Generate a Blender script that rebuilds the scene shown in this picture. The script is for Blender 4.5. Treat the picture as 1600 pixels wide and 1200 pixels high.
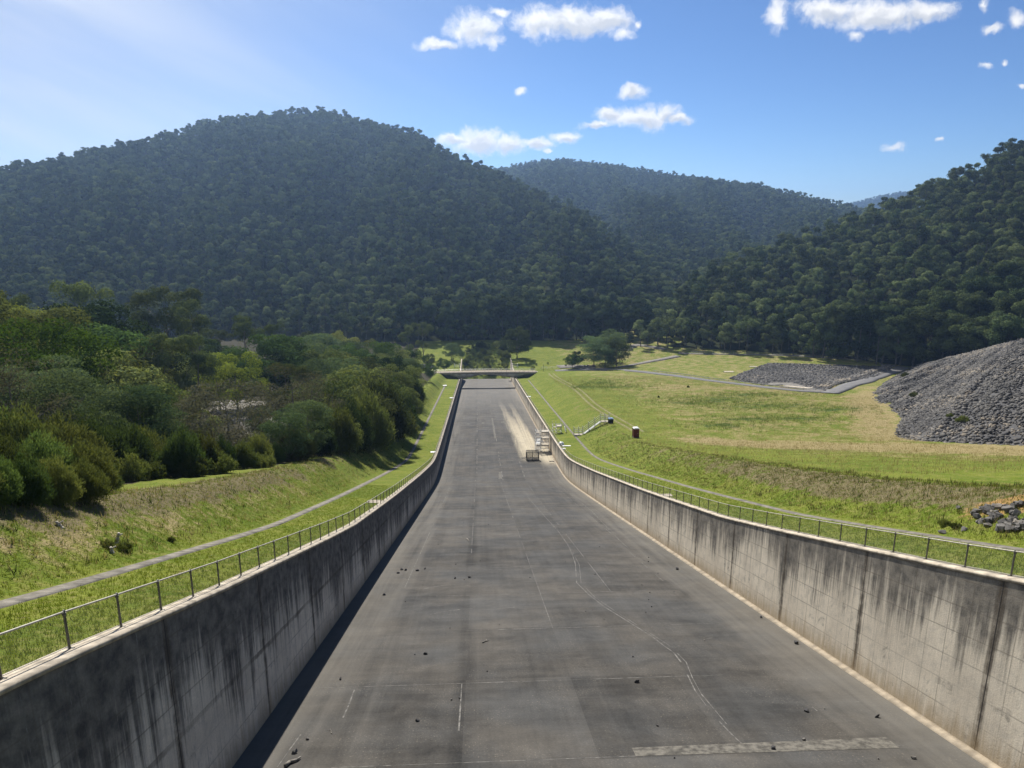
import bpy, math, random
import numpy as np
from mathutils import Vector, Euler, Matrix
for _o in list(bpy.data.objects): bpy.data.objects.remove(_o)
SC = bpy.context.scene
COL = SC.collection
R = math.radians
# ---------------------------------------------------------------- camera, sky, sun, exposure
cam_d = bpy.data.cameras.new('camera'); cam = bpy.data.objects.new('camera', cam_d); COL.objects.link(cam)
cam_d.sensor_width = 36; cam_d.lens = 24.975; cam_d.clip_start = .5; cam_d.clip_end = 20000
cam.location = (0, 0, 0); cam.rotation_euler = (R(90-13.5), 0, 0)
SC.camera = cam
SUN_AZ, SUN_EL = R(-14.1), R(42.3)          # azimuth from +Y, clockwise positive
SUN_DIR = Vector((math.sin(SUN_AZ)*math.cos(SUN_EL), math.cos(SUN_AZ)*math.cos(SUN_EL), math.sin(SUN_EL)))
sun_d = bpy.data.lights.new('sun', 'SUN'); sun_d.energy = 4.9; sun_d.angle = R(.53); sun_d.color = (1, .955, .88)
sun = bpy.data.objects.new('sun', sun_d); COL.objects.link(sun); sun.location = (-60, 200, 300)
sun.rotation_euler = SUN_DIR.to_track_quat('Z', 'Y').to_euler()
VS = SC.view_settings
VS.view_transform = 'Standard'; VS.look = 'None'; VS.exposure = 0.7; VS.gamma = 1; VS.use_curve_mapping = False
SC.cycles.max_bounces = 6; SC.cycles.diffuse_bounces = 2; SC.cycles.glossy_bounces = 2
SC.cycles.transparent_max_bounces = 16; SC.cycles.transmission_bounces = 3; SC.cycles.volume_bounces = 0
SC.cycles.caustics_reflective = False; SC.cycles.caustics_refractive = False

def N(nt, typ, ins=None, **props):
    n = nt.nodes.new(typ)
    for k, v in props.items(): setattr(n, k, v)
    for k, v in (ins or {}).items():
        if isinstance(v, bpy.types.NodeSocket): nt.links.new(v, n.inputs[k])
        else: n.inputs[k].default_value = v
    return n
def M(nt, op, a, b=None, c=None, clamp=False):
    n = nt.nodes.new('ShaderNodeMath'); n.operation = op; n.use_clamp = clamp
    for i, v in enumerate((a, b, c)):
        if v is None: continue
        if isinstance(v, bpy.types.NodeSocket): nt.links.new(v, n.inputs[i])
        else: n.inputs[i].default_value = v
    return n.outputs[0]
def SS(nt, lo, hi, x):
    n = N(nt, 'ShaderNodeMapRange', {0: x, 1: lo, 2: hi, 3: 0., 4: 1.}, interpolation_type='SMOOTHSTEP')
    return n.outputs[0]
def MIX(nt, f, a, b, blend='MIX'):
    n = nt.nodes.new('ShaderNodeMix'); n.data_type = 'RGBA'; n.blend_type = blend; n.clamp_factor = True
    for i, v in ((0, f), (6, a), (7, b)):
        if isinstance(v, bpy.types.NodeSocket): nt.links.new(v, n.inputs[i])
        else: n.inputs[i].default_value = (*v, 1) if isinstance(v, tuple) and len(v) == 3 else v
    return n.outputs[2]
def NOISE(nt, vec, scale, detail=4, rough=.55, dist=0., dim='3D'):
    n = N(nt, 'ShaderNodeTexNoise', {'Scale': scale, 'Detail': detail, 'Roughness': rough, 'Distortion': dist}, noise_dimensions=dim)
    if vec is not None: nt.links.new(vec, n.inputs['Vector'])
    return n.outputs[0]
def VEC(nt, x, y, z=0.):
    return N(nt, 'ShaderNodeCombineXYZ', {0: x, 1: y, 2: z}).outputs[0]

W = bpy.data.worlds.new('World'); SC.world = W; W.use_nodes = True
wt = W.node_tree; wt.nodes.clear()
sky = N(wt, 'ShaderNodeTexSky', sky_type='NISHITA', sun_disc=False, sun_elevation=SUN_EL, sun_rotation=SUN_AZ,
        altitude=2500, air_density=1.0, dust_density=.1, ozone_density=4)
# real-sky clouds, set by compass direction: (x/y, z/y) of the direction looked along
geo_n = N(wt, 'ShaderNodeTexCoord').outputs['Generated']
sep = N(wt, 'ShaderNodeSeparateXYZ', {0: geo_n})
ysafe = M(wt, 'MAXIMUM', sep.outputs[1], .02)
gx = M(wt, 'DIVIDE', sep.outputs[0], ysafe); gz = M(wt, 'DIVIDE', sep.outputs[2], ysafe)
gp = VEC(wt, gx, gz)
warp = N(wt, 'ShaderNodeTexNoise', {'Vector': gp, 'Scale': 22., 'Detail': 5., 'Roughness': .6})
wv = N(wt, 'ShaderNodeVectorMath', {0: warp.outputs[1], 1: (.5, .5, .5)}, operation='SUBTRACT').outputs[0]
wv = N(wt, 'ShaderNodeVectorMath', {0: wv, 1: (.035, .028, 0)}, operation='MULTIPLY').outputs[0]
gpw = N(wt, 'ShaderNodeVectorMath', {0: gp, 1: wv}, operation='ADD').outputs[0]
CLOUDS = [(742,42,46,26),(772,64,20,14),(716,52,14,18),(778,18,16,7),(683,69,36,10),(890,34,92,26),(846,36,52,20),(946,30,50,22),(974,53,20,9),(996,40,9,9),
          (1212,20,22,26),(1300,16,58,22),(1376,26,76,26),(1446,20,52,18),(1338,57,12,8),
          (990,145,26,11),(984,138,12,7),(930,196,30,7),(950,178,24,15),(1000,184,64,18),(1042,178,26,17),(1060,187,24,8),
          (744,222,46,23),(792,226,36,15),(708,216,34,9),(836,223,32,10),(885,213,25,10),(852,236,7,4),
          (812,145,10,7),(1398,229,20,8),(1547,47,16,7),(1541,9,9,10),(1592,30,14,14),(1541,101,12,6),(1573,98,8,5),(1596,138,8,4),(1468,216,8,4)]
mask = None; under = None
for (px, py, rx, ry) in CLOUDS:
    u, v = (px-800)/1110, (py-600)/1110
    cp, sp = math.cos(R(13.5)), math.sin(R(13.5))
    den = cp - v*sp
    cx, cz = u/den, (-sp - v*cp)/den
    jx, jz = 1110*den, 1110*den*den                       # pixels per unit there
    d = N(wt, 'ShaderNodeVectorMath', {0: gpw, 1: (cx, cz, 0)}, operation='SUBTRACT').outputs[0]
    d = N(wt, 'ShaderNodeVectorMath', {0: d, 1: (jx/rx, jz/ry*.95, 0)}, operation='MULTIPLY').outputs[0]
    d = N(wt, 'ShaderNodeVectorMath', {0: d}, operation='LENGTH').outputs['Value']
    m = M(wt, 'SUBTRACT', 1.0, d)
    if rx > 23:      # the shaded flat underside of the bigger ones
        q = N(wt, 'ShaderNodeVectorMath', {0: gpw, 1: (cx+.1*rx/jx, cz-.42*ry/jz, 0)}, operation='SUBTRACT').outputs[0]
        q = N(wt, 'ShaderNodeVectorMath', {0: q, 1: (jx/rx/.85, jz/ry/.62, 0)}, operation='MULTIPLY').outputs[0]
        q = M(wt, 'SUBTRACT', 1.0, N(wt, 'ShaderNodeVectorMath', {0: q}, operation='LENGTH').outputs['Value'])
        under = q if under is None else M(wt, 'MAXIMUM', under, q)
    # small clouds are thin and wispy
    m = M(wt, 'MULTIPLY', m, 1.0 if rx > 20 else .7)
    mask = m if mask is None else M(wt, 'SMOOTH_MAX', mask, m, .25)
fine = NOISE(wt, gpw, 75., 7., .62)
mid = NOISE(wt, gpw, 26., 5., .55)
body = M(wt, 'ADD', mask, M(wt, 'MULTIPLY', M(wt, 'SUBTRACT', fine, .5), 1.05))
body = M(wt, 'ADD', body, M(wt, 'MULTIPLY', M(wt, 'SUBTRACT', mid, .5), 1.0))
alpha = SS(wt, -.2, .7, body)
front = M(wt, 'GREATER_THAN', sep.outputs[1], .05)
alpha = M(wt, 'MULTIPLY', alpha, front)
# thick places are greyer underneath
thick = SS(wt, .3, .95, body)
lump = NOISE(wt, N(wt, 'ShaderNodeVectorMath', {0: gpw, 1: (.004, -.012, 0)}, operation='ADD').outputs[0], 34., 4., .5)
und = SS(wt, -.1, .75, M(wt, 'ADD', under, M(wt, 'MULTIPLY', M(wt, 'SUBTRACT', lump, .5), 1.6)))
grey = M(wt, 'MAXIMUM', M(wt, 'MULTIPLY', und, .9), M(wt, 'MULTIPLY', M(wt, 'MULTIPLY', thick, SS(wt, .42, .62, lump)), .8))
ccol = MIX(wt, grey, (11.8, 11.8, 11.8), (7.3, 7.7, 8.5))
# thin high veil on the sun's side
az = M(wt, 'ARCTAN2', sep.outputs[0], sep.outputs[1])
vs = N(wt, 'ShaderNodeVectorRotate', {'Vector': gp, 'Angle': R(24)}, rotation_type='Z_AXIS').outputs[0]
vs = N(wt, 'ShaderNodeVectorMath', {0: vs, 1: (.9, 5.5, 1)}, operation='MULTIPLY').outputs[0]
veil = NOISE(wt, vs, 1.5, 4., .5, .3)
side = SS(wt, .12, -.75, gx)
vf = M(wt, 'MULTIPLY', side, M(wt, 'MULTIPLY', M(wt, 'ADD', .48, M(wt, 'MULTIPLY', SS(wt, .3, .75, veil), .52)), .88))
skt = MIX(wt, 1., sky.outputs[0], (.8, .95, 1.14), 'MULTIPLY')
sk = MIX(wt, vf, skt, (9.2, 9.7, 10.7))
skc = MIX(wt, alpha, sk, ccol)
SKY_S = .053
bg = N(wt, 'ShaderNodeBackground', {0: skc, 1: SKY_S})
N(wt, 'ShaderNodeOutputWorld', {0: bg.outputs[0]})
# ---------------------------------------------------------------- the lie of the land
# metres; X right, Y ahead, Z up, the eye at the origin.  s runs down the chute, t across it.
PITCH = math.radians(13.5)
YAW = math.radians(2.77)
CX0 = 4.95
CA, SA = math.cos(YAW), math.sin(YAW)
HALF = 15.0
BR_S = 379.0
def st2xy(s, t):
    return CX0 - SA*s + CA*t, CA*s + SA*t
def xy2st(x, y):
    return -SA*(x-CX0) + CA*y, CA*(x-CX0) + SA*y
def floor_z(s):
    s = np.asarray(s, float)
    a = -14.23 - .299*s
    b = -37.85 - .1455*s
    return .5*(a+b+np.sqrt((a-b)**2+1.6**2))
WALL_H = [(0,9.3),(13.7,8.62),(16.4,8.45),(20.3,8.13),(26.2,7.65),(34.8,7.07),(45,6.4),(54,5.9),(70,5.6),(82,5.42),(115,5.2),(600,5.2)]
def lerp_tab(s, tab):
    return np.interp(s, [p[0] for p in tab], [p[1] for p in tab])
def wall_h(s):
    s = np.asarray(s, float)
    h = lerp_tab(s, WALL_H)
    return np.where(s > 387, np.maximum(h, (VALLEY+.3-floor_z(s))*sm(387, 390, s)), h)
def wall_z(s):
    return floor_z(s) + wall_h(s)
def sm(a, b, x):
    u = np.clip((x-a)/(b-a), 0, 1)
    return u*u*(3-2*u)
DRAIN = 21.3
RISE_R = [(0,2.6),(56,2.8),(110,3.4),(163,3.8),(250,3.6),(330,3.3),(379,3.2),(420,3.0)]
RISE_L = [(0,3.4),(40,3.4),(80,3.6),(170,4.2),(300,3.6),(379,3.0),(420,2.6)]
RUN_R = [(0,6),(60,6.5),(163,8.6),(300,8),(379,6)]
RUN_L = [(0,5.5),(60,5.5),(163,5.5),(379,4)]
VALLEY = -88.5
# the far rim of the right hand fill, along which the access road climbs
RIM_A = np.array((52.0, 405.0)); RIM_B = np.array((127.0, 263.0))
RIM_D = (RIM_B-RIM_A)/np.linalg.norm(RIM_B-RIM_A)
RIM_N = np.array((-RIM_D[1], RIM_D[0]))
def fill_z(s, t):
    """level of the made ground either side of the chute (no trough)"""
    right = t > 0
    at = np.abs(t)
    top = floor_z(s) + lerp_tab(s, WALL_H) - .18
    dr = DRAIN
    rise = np.where(right, lerp_tab(s, RISE_R), lerp_tab(s, RISE_L))
    run = np.where(right, lerp_tab(s, RUN_R), lerp_tab(s, RUN_L))
    z = top + .3*np.clip((at-15.5)/(dr-15.5), 0, 1)
    z = z + rise*sm(-.15, 1.1, (at-dr-.9)/run)
    z = z + .25*np.sin(t*.11+s*.04)*sm(6, 40, at-dr)
    return z
def ground_z(x, y):
    x = np.asarray(x, float); y = np.asarray(y, float)
    s, t = xy2st(x, y)
    sc = np.clip(s, -40, 520)
    z = fill_z(sc, t)
    # past the bridge everything lies down to the valley floor
    at = np.abs(t); sq = np.minimum(s, 436.)
    zin = floor_z(sq) + np.where((at < 15.3+np.maximum(0, s-436)) & (s > 435), -1.2, 5.02)
    zin = zin + (VALLEY-zin)*np.clip((s-436)/46, 0, 1)
    zin = zin + (VALLEY-zin)*np.clip((at-15.3)/np.maximum(.02, (s-436)*.35), 0, 1)
    z = np.where(s > BR_S+4, zin, np.maximum(z, VALLEY))
    # right: beyond the rim the land falls away to the valley
    d = (x-RIM_A[0])*RIM_N[0] + (y-RIM_A[1])*RIM_N[1]
    px = x - d*RIM_N[0]; py = y - d*RIM_N[1]
    sr, tr = xy2st(px, py)
    zr = np.maximum(fill_z(np.clip(sr, -40, 520), np.maximum(tr, 20.)), VALLEY)
    zb = zr + (VALLEY+2-zr)*sm(0, 150, d)
    z = np.where((d > 0) & (t > 16), np.maximum(zb, VALLEY), z)
    return z
F = 1110.0
def ray(px, py):
    u = (px-800)/F; v = (py-600)/F
    c, s = math.cos(PITCH), math.sin(PITCH)
    return np.array((u, c - v*s, -s - v*c))
def hit(px, py, zf=ground_z, k0=8., k1=3000.):
    d = ray(px, py)
    k = np.concatenate([np.arange(k0, 700, .25), np.arange(700, k1, 2)])
    z = zf(d[0]*k, d[1]*k)
    b = np.nonzero(d[2]*k <= z)[0]
    if len(b) == 0: return None
    return d*k[b[0]]
def proj(p):
    x, y, z = p
    c, s = math.cos(PITCH), math.sin(PITCH)
    zc = y*c - z*s
    yc = -(y*s + z*c)
    return 800+F*x/zc, 600+F*yc/zc, zc

def at_depth(px, k, zf=ground_z):
    """the ground point in the column px at depth k along the view"""
    u = (px-800)/F; c, s = math.cos(PITCH), math.sin(PITCH)
    y = k; z = -40.
    for _ in range(40):
        z = .5*z + .5*float(zf(u*k, y)); y = (k+z*s)/c
    return np.array((u*k, y, z))
def top_at(p, py):
    """height above p of the point over it that is seen at row py"""
    c, s = math.cos(PITCH), math.sin(PITCH)
    x, y, z = p; tt = (py-600)/F
    # (-(y s + Z c)) = tt (y c - Z s)
    Z = -(y*s + tt*y*c)/(c - tt*s)
    return Z - z
# ---------------------------------------------------------------- object helpers
def link(o, parent=None):
    COL.objects.link(o)
    if parent is not None: o.parent = parent
    return o
def tag(o, label=None, cat=None, group=None, kind=None):
    if label: o['label'] = label
    if cat: o['category'] = cat
    if group: o['group'] = group
    if kind: o['kind'] = kind
    return o
def thing(name, label, cat, loc=(0,0,0), rz=0, group=None):
    o = bpy.data.objects.new(name, None); o.empty_display_size = .5
    link(o); o.location = tuple(float(v) for v in loc); o.rotation_euler = (0, 0, rz)
    return tag(o, label, cat, group)
class MB:
    def __init__(s): s.v = []; s.f = []; s.m = []
    def add(s, vs, fs, mi=0):
        b = len(s.v); s.v += [tuple(float(c) for c in p) for p in vs]
        s.f += [tuple(i+b for i in f) for f in fs]; s.m += [mi]*len(fs)
    def box(s, c, d, rot=None, mi=0, taper=1.):
        hx, hy, hz = d[0]/2, d[1]/2, d[2]/2
        P = [(sx*hx*(taper if sz > 0 else 1), sy*hy*(taper if sz > 0 else 1), sz*hz) for sz in (-1,1) for sx, sy in ((-1,-1),(1,-1),(1,1),(-1,1))]
        if rot is not None:
            mt = Euler(rot).to_matrix(); P = [tuple(mt @ Vector(p)) for p in P]
        s.add([(p[0]+c[0], p[1]+c[1], p[2]+c[2]) for p in P],
              [(3,2,1,0),(4,5,6,7),(0,1,5,4),(1,2,6,5),(2,3,7,6),(3,0,4,7)], mi)
    def tube(s, a, b, r0, r1=None, n=6, caps=True, mi=0):
        r1 = r0 if r1 is None else r1
        a = Vector(a); b = Vector(b); d = (b-a)
        if d.length < 1e-6: return
        q = d.to_track_quat('Z', 'Y')
        vs = []
        for p, r in ((a, r0), (b, r1)):
            for i in range(n):
                w = 2*math.pi*i/n
                vs.append(p + q @ Vector((r*math.cos(w), r*math.sin(w), 0)))
        fs = [(i, (i+1) % n, n+(i+1) % n, n+i) for i in range(n)]
        if caps: fs += [tuple(range(n-1, -1, -1)), tuple(range(n, 2*n))]
        s.add(vs, fs, mi)
    def path(s, pts, r, n=6):
        for a, b in zip(pts[:-1], pts[1:]): s.tube(a, b, r, r, n)
    def build(s, name, mat, parent=None, smooth=False, bevel=0):
        me = bpy.data.meshes.new(name); me.from_pydata(s.v, [], s.f)
        for m in (mat if isinstance(mat, (list, tuple)) else [mat]): me.materials.append(m)
        if max(s.m or [0]) > 0: me.polygons.foreach_set('material_index', s.m)
        if smooth: me.polygons.foreach_set('use_smooth', [True]*len(s.f))
        me.update()
        o = link(bpy.data.objects.new(name, me), parent)
        if bevel:
            b = o.modifiers.new('bevel', 'BEVEL'); b.width = bevel; b.segments = 2; b.limit_method = 'ANGLE'
        return o
def np_mesh(name, V, Fq, mats, smooth=False, attrs=None, mi=None):
    """V (n,3), Fq (m,k) all faces with k corners"""
    V = np.asarray(V, np.float32); Fq = np.asarray(Fq, np.int32); m, k = Fq.shape
    me = bpy.data.meshes.new(name)
    me.vertices.add(len(V)); me.vertices.foreach_set('co', V.ravel())
    me.loops.add(m*k); me.loops.foreach_set('vertex_index', Fq.ravel())
    me.polygons.add(m); me.polygons.foreach_set('loop_start', np.arange(m, dtype=np.int32)*k)
    for a in (mats if isinstance(mats, (list, tuple)) else [mats]): me.materials.append(a)
    if mi is not None: me.polygons.foreach_set('material_index', np.asarray(mi, np.int32))
    if smooth: me.polygons.foreach_set('use_smooth', np.ones(m, bool))
    me.update(calc_edges=True)
    for nm, (dom, ar) in (attrs or {}).items():
        at = me.attributes.new(nm, 'FLOAT', dom); at.data.foreach_set('value', np.asarray(ar, np.float32).ravel())
    me.validate()
    return me
def grid_faces(nr, nc):
    i = np.arange(nr-1)[:, None]*nc + np.arange(nc-1)[None, :]
    return np.stack([i, i+1, i+nc+1, i+nc], -1).reshape(-1, 4)
def add_uv(me, name, uv):
    l = me.uv_layers.new(name=name)
    vi = np.empty(len(me.loops), np.int32); me.loops.foreach_get('vertex_index', vi)
    l.data.foreach_set('uv', np.asarray(uv, np.float32)[vi].ravel())
# ---------------------------------------------------------------- materials
def mat(name):
    m = bpy.data.materials.new(name); m.use_nodes = True; nt = m.node_tree; nt.nodes.clear(); return m, nt
def out(nt, sh): N(nt, 'ShaderNodeOutputMaterial', {0: sh})
def BSDF(nt, col, rough=.8, metal=0., normal=None, spec=.3):
    ins = {'Base Color': col if isinstance(col, bpy.types.NodeSocket) else (*col, 1), 'Roughness': rough, 'Metallic': metal, 'Specular IOR Level': spec}
    if normal is not None: ins['Normal'] = normal
    return N(nt, 'ShaderNodeBsdfPrincipled', ins).outputs[0]
def BUMP(nt, h, strength=.4, dist=.05):
    return N(nt, 'ShaderNodeBump', {'Height': h, 'Strength': strength, 'Distance': dist}).outputs[0]
def ATTR(nt, name): return N(nt, 'ShaderNodeAttribute', attribute_name=name).outputs['Fac']
def OBJC(nt): return N(nt, 'ShaderNodeTexCoord').outputs['Object']
def simple(name, col, rough=.6, metal=0., var=.25, scale=3., spec=.3):
    m, nt = mat(name); oc = OBJC(nt)
    n = NOISE(nt, oc, scale, 5, .6)
    c = MIX(nt, SS(nt, .3, .7, n), tuple(x*(1-var) for x in col), tuple(min(1, x*(1+var)) for x in col))
    out(nt, BSDF(nt, c, rough, metal, BUMP(nt, n, .15, .02), spec)); return m
MT = {}
def mat_ground():
    m, nt = mat('ground_grass'); oc = OBJC(nt)
    n1 = NOISE(nt, oc, .035, 4, .55); n2 = NOISE(nt, oc, .22, 5, .6); n3 = NOISE(nt, oc, 1.6, 4, .65); n4 = NOISE(nt, oc, 7., 3, .7)
    g = MIX(nt, SS(nt, .35, .68, n2), (.092, .134, .015), (.160, .184, .028))
    g = MIX(nt, SS(nt, .42, .7, n3), g, (.19, .188, .05))
    g = MIX(nt, M(nt, 'MULTIPLY', SS(nt, .55, .75, n1), .5), g, (.075, .118, .016))
    dry = MIX(nt, SS(nt, .35, .65, n3), (.215, .175, .075), (.305, .245, .125))
    bare = MIX(nt, SS(nt, .3, .7, n3), (.115, .097, .050), (.19, .158, .085))
    wob = M(nt, 'ADD', M(nt, 'MULTIPLY', M(nt, 'SUBTRACT', n2, .5), 1.5), M(nt, 'MULTIPLY', M(nt, 'SUBTRACT', n3, .5), 1.1))
    fd = SS(nt, .25, .7, M(nt, 'ADD', ATTR(nt, 'dry'), wob))
    fb = SS(nt, .3, .7, M(nt, 'ADD', ATTR(nt, 'bare'), wob))
    c = MIX(nt, fd, g, dry); c = MIX(nt, fb, c, bare)
    ore = SS(nt, .4, .8, M(nt, 'ADD', ATTR(nt, 'ochre'), wob))
    c = MIX(nt, ore, c, (.34, .21, .085))
    c = MIX(nt, SS(nt, .3, .7, M(nt, 'ADD', ATTR(nt, 'litter'), wob)), c, (.045, .04, .025))
    reed = SS(nt, .35, .75, M(nt, 'ADD', ATTR(nt, 'reed'), M(nt, 'MULTIPLY', M(nt, 'SUBTRACT', n2, .5), 2.)))
    c = MIX(nt, reed, c, (.06, .10, .022))
    fine = M(nt, 'ADD', .72, M(nt, 'MULTIPLY', n4, .56))
    c = MIX(nt, 1., c, N(nt, 'ShaderNodeCombineColor', {0: fine, 1: fine, 2: fine}).outputs[0], 'MULTIPLY')
    h = M(nt, 'ADD', n4, M(nt, 'MULTIPLY', n3, 1.5))
    out(nt, BSDF(nt, c, .95, 0, BUMP(nt, h, .7, .25), .05)); return m
def mat_floor():
    m, nt = mat('chute_concrete')
    uv = N(nt, 'ShaderNodeUVMap', uv_map='st').outputs[0]
    sp = N(nt, 'ShaderNodeSeparateXYZ', {0: uv}); s, t = sp.outputs[0], sp.outputs[1]
    big = NOISE(nt, uv, .07, 4, .55); med = NOISE(nt, uv, .6, 5, .6); grain = NOISE(nt, uv, 9., 4, .7)
    st1 = NOISE(nt, VEC(nt, M(nt, 'MULTIPLY', s, .035), M(nt, 'MULTIPLY', t, .75)), 1., 5, .6, .4)
    st2 = NOISE(nt, VEC(nt, M(nt, 'MULTIPLY', s, .012), M(nt, 'MULTIPLY', t, 2.2), 7.), 1., 4, .6, .3)
    br = NOISE(nt, VEC(nt, M(nt, 'MULTIPLY', s, 3.2), M(nt, 'MULTIPLY', t, .22), 3.), 1., 4, .7)
    ci = M(nt, 'FLOOR', M(nt, 'DIVIDE', M(nt, 'SUBTRACT', s, 6.5), 9.)); ri = M(nt, 'FLOOR', M(nt, 'DIVIDE', M(nt, 'ADD', t, .2), 5.6))
    slab = N(nt, 'ShaderNodeTexWhiteNoise', {'Vector': VEC(nt, ci, ri)}, noise_dimensions='2D').outputs[0]
    v = M(nt, 'ADD', .62, M(nt, 'MULTIPLY', SS(nt, .25, .75, big), .36))
    v = M(nt, 'ADD', v, M(nt, 'MULTIPLY', M(nt, 'SUBTRACT', med, .5), .42))
    v = M(nt, 'ADD', v, M(nt, 'MULTIPLY', M(nt, 'SUBTRACT', st1, .5), .5))
    v = M(nt, 'ADD', v, M(nt, 'MULTIPLY', M(nt, 'SUBTRACT', st2, .5), .4))
    mot = NOISE(nt, VEC(nt, M(nt, 'MULTIPLY', s, .55), M(nt, 'MULTIPLY', t, .09), 11.), 1., 5, .65, .5)
    v = M(nt, 'ADD', v, M(nt, 'MULTIPLY', M(nt, 'SUBTRACT', mot, .5), .95))
    blot = NOISE(nt, uv, .35, 6, .68, .6)
    v = M(nt, 'ADD', v, M(nt, 'MULTIPLY', M(nt, 'SUBTRACT', blot, .5), 1.15))
    v = M(nt, 'ADD', v, M(nt, 'MULTIPLY', M(nt, 'SUBTRACT', br, .5), .35))
    v = M(nt, 'ADD', v, M(nt, 'MULTIPLY', M(nt, 'SUBTRACT', slab, .5), .26))
    v = M(nt, 'ADD', v, M(nt, 'MULTIPLY', M(nt, 'SUBTRACT', grain, .5), .75))
    # the long dark water mark down the middle slabs
    wig = M(nt, 'MULTIPLY', M(nt, 'SUBTRACT', NOISE(nt, VEC(nt, M(nt, 'MULTIPLY', s, .05), 0.), 1., 3), .5), 1.6)
    dk = M(nt, 'ABSOLUTE', M(nt, 'SUBTRACT', M(nt, 'ADD', t, 5.9), wig))
    dk = M(nt, 'MULTIPLY', SS(nt, .75, .1, dk), SS(nt, .35, .6, NOISE(nt, VEC(nt, M(nt, 'MULTIPLY', s, .045), 4.), 1., 3)))
    v = M(nt, 'SUBTRACT', v, M(nt, 'MULTIPLY', dk, .3))
    v = M(nt, 'MAXIMUM', v, .16)
    tint = MIX(nt, SS(nt, .35, .65, NOISE(nt, uv, .16, 3)), (.054, .0525, .049), (.067, .060, .050))
    c = MIX(nt, 1., tint, N(nt, 'ShaderNodeCombineColor', {0: v, 1: v, 2: v}).outputs[0], 'MULTIPLY')
    # paler, browner margin beside the walls
    edge = SS(nt, 9.5, 15.5, M(nt, 'ADD', M(nt, 'ABSOLUTE', t), M(nt, 'MULTIPLY', M(nt, 'SUBTRACT', st1, .5), 9.)))
    c = MIX(nt, M(nt, 'MULTIPLY', edge, .5), c, (.15, .137, .115))
    # pale grit washed down from the work site: fans upstream of the cage
    g1 = M(nt, 'DIVIDE', M(nt, 'SUBTRACT', s, 180.), 130.)
    def streak(t0, t1, w0, w1):
        ctr = M(nt, 'ADD', t0, M(nt, 'MULTIPLY', g1, t1-t0)); wd = M(nt, 'ADD', w0, M(nt, 'MULTIPLY', g1, w1-w0))
        d = M(nt, 'DIVIDE', M(nt, 'ABSOLUTE', M(nt, 'SUBTRACT', M(nt, 'ADD', t, M(nt, 'MULTIPLY', M(nt, 'SUBTRACT', st1, .5), 3.2)), ctr)), M(nt, 'MAXIMUM', wd, .2))
        return SS(nt, 1.25, .25, d)
    gr = M(nt, 'MAXIMUM', streak(9.5, 4.6, 3.4, .9), streak(10.8, 9.0, 2.6, .8))
    gr = M(nt, 'MULTIPLY', gr, M(nt, 'MULTIPLY', SS(nt, 174., 184., M(nt, 'ADD', s, M(nt, 'MULTIPLY', M(nt, 'SUBTRACT', med, .5), 14.))), SS(nt, 330., 200., s)))
    pool = M(nt, 'MULTIPLY', SS(nt, 10., 13., t), M(nt, 'MULTIPLY', SS(nt, 168., 180., s), SS(nt, 206., 192., s)))
    gr = M(nt, 'MAXIMUM', gr, M(nt, 'MULTIPLY', pool, .9))
    gr = M(nt, 'MULTIPLY', gr, M(nt, 'ADD', -.05, M(nt, 'ADD', M(nt, 'MULTIPLY', st2, .9), M(nt, 'MULTIPLY', med, .6))), clamp=True)
    c = MIX(nt, gr, c, (.50, .43, .30))
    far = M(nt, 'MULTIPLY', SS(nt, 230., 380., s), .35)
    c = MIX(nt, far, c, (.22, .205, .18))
    spk = M(nt, 'MULTIPLY', SS(nt, .58, .70, NOISE(nt, uv, 11., 3, .6)), SS(nt, .42, .62, blot))
    c = MIX(nt, M(nt, 'MULTIPLY', spk, .55), c, (.20, .17, .13))
    out(nt, BSDF(nt, c, .85, 0, BUMP(nt, grain, .25, .01), .2)); return m
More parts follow.
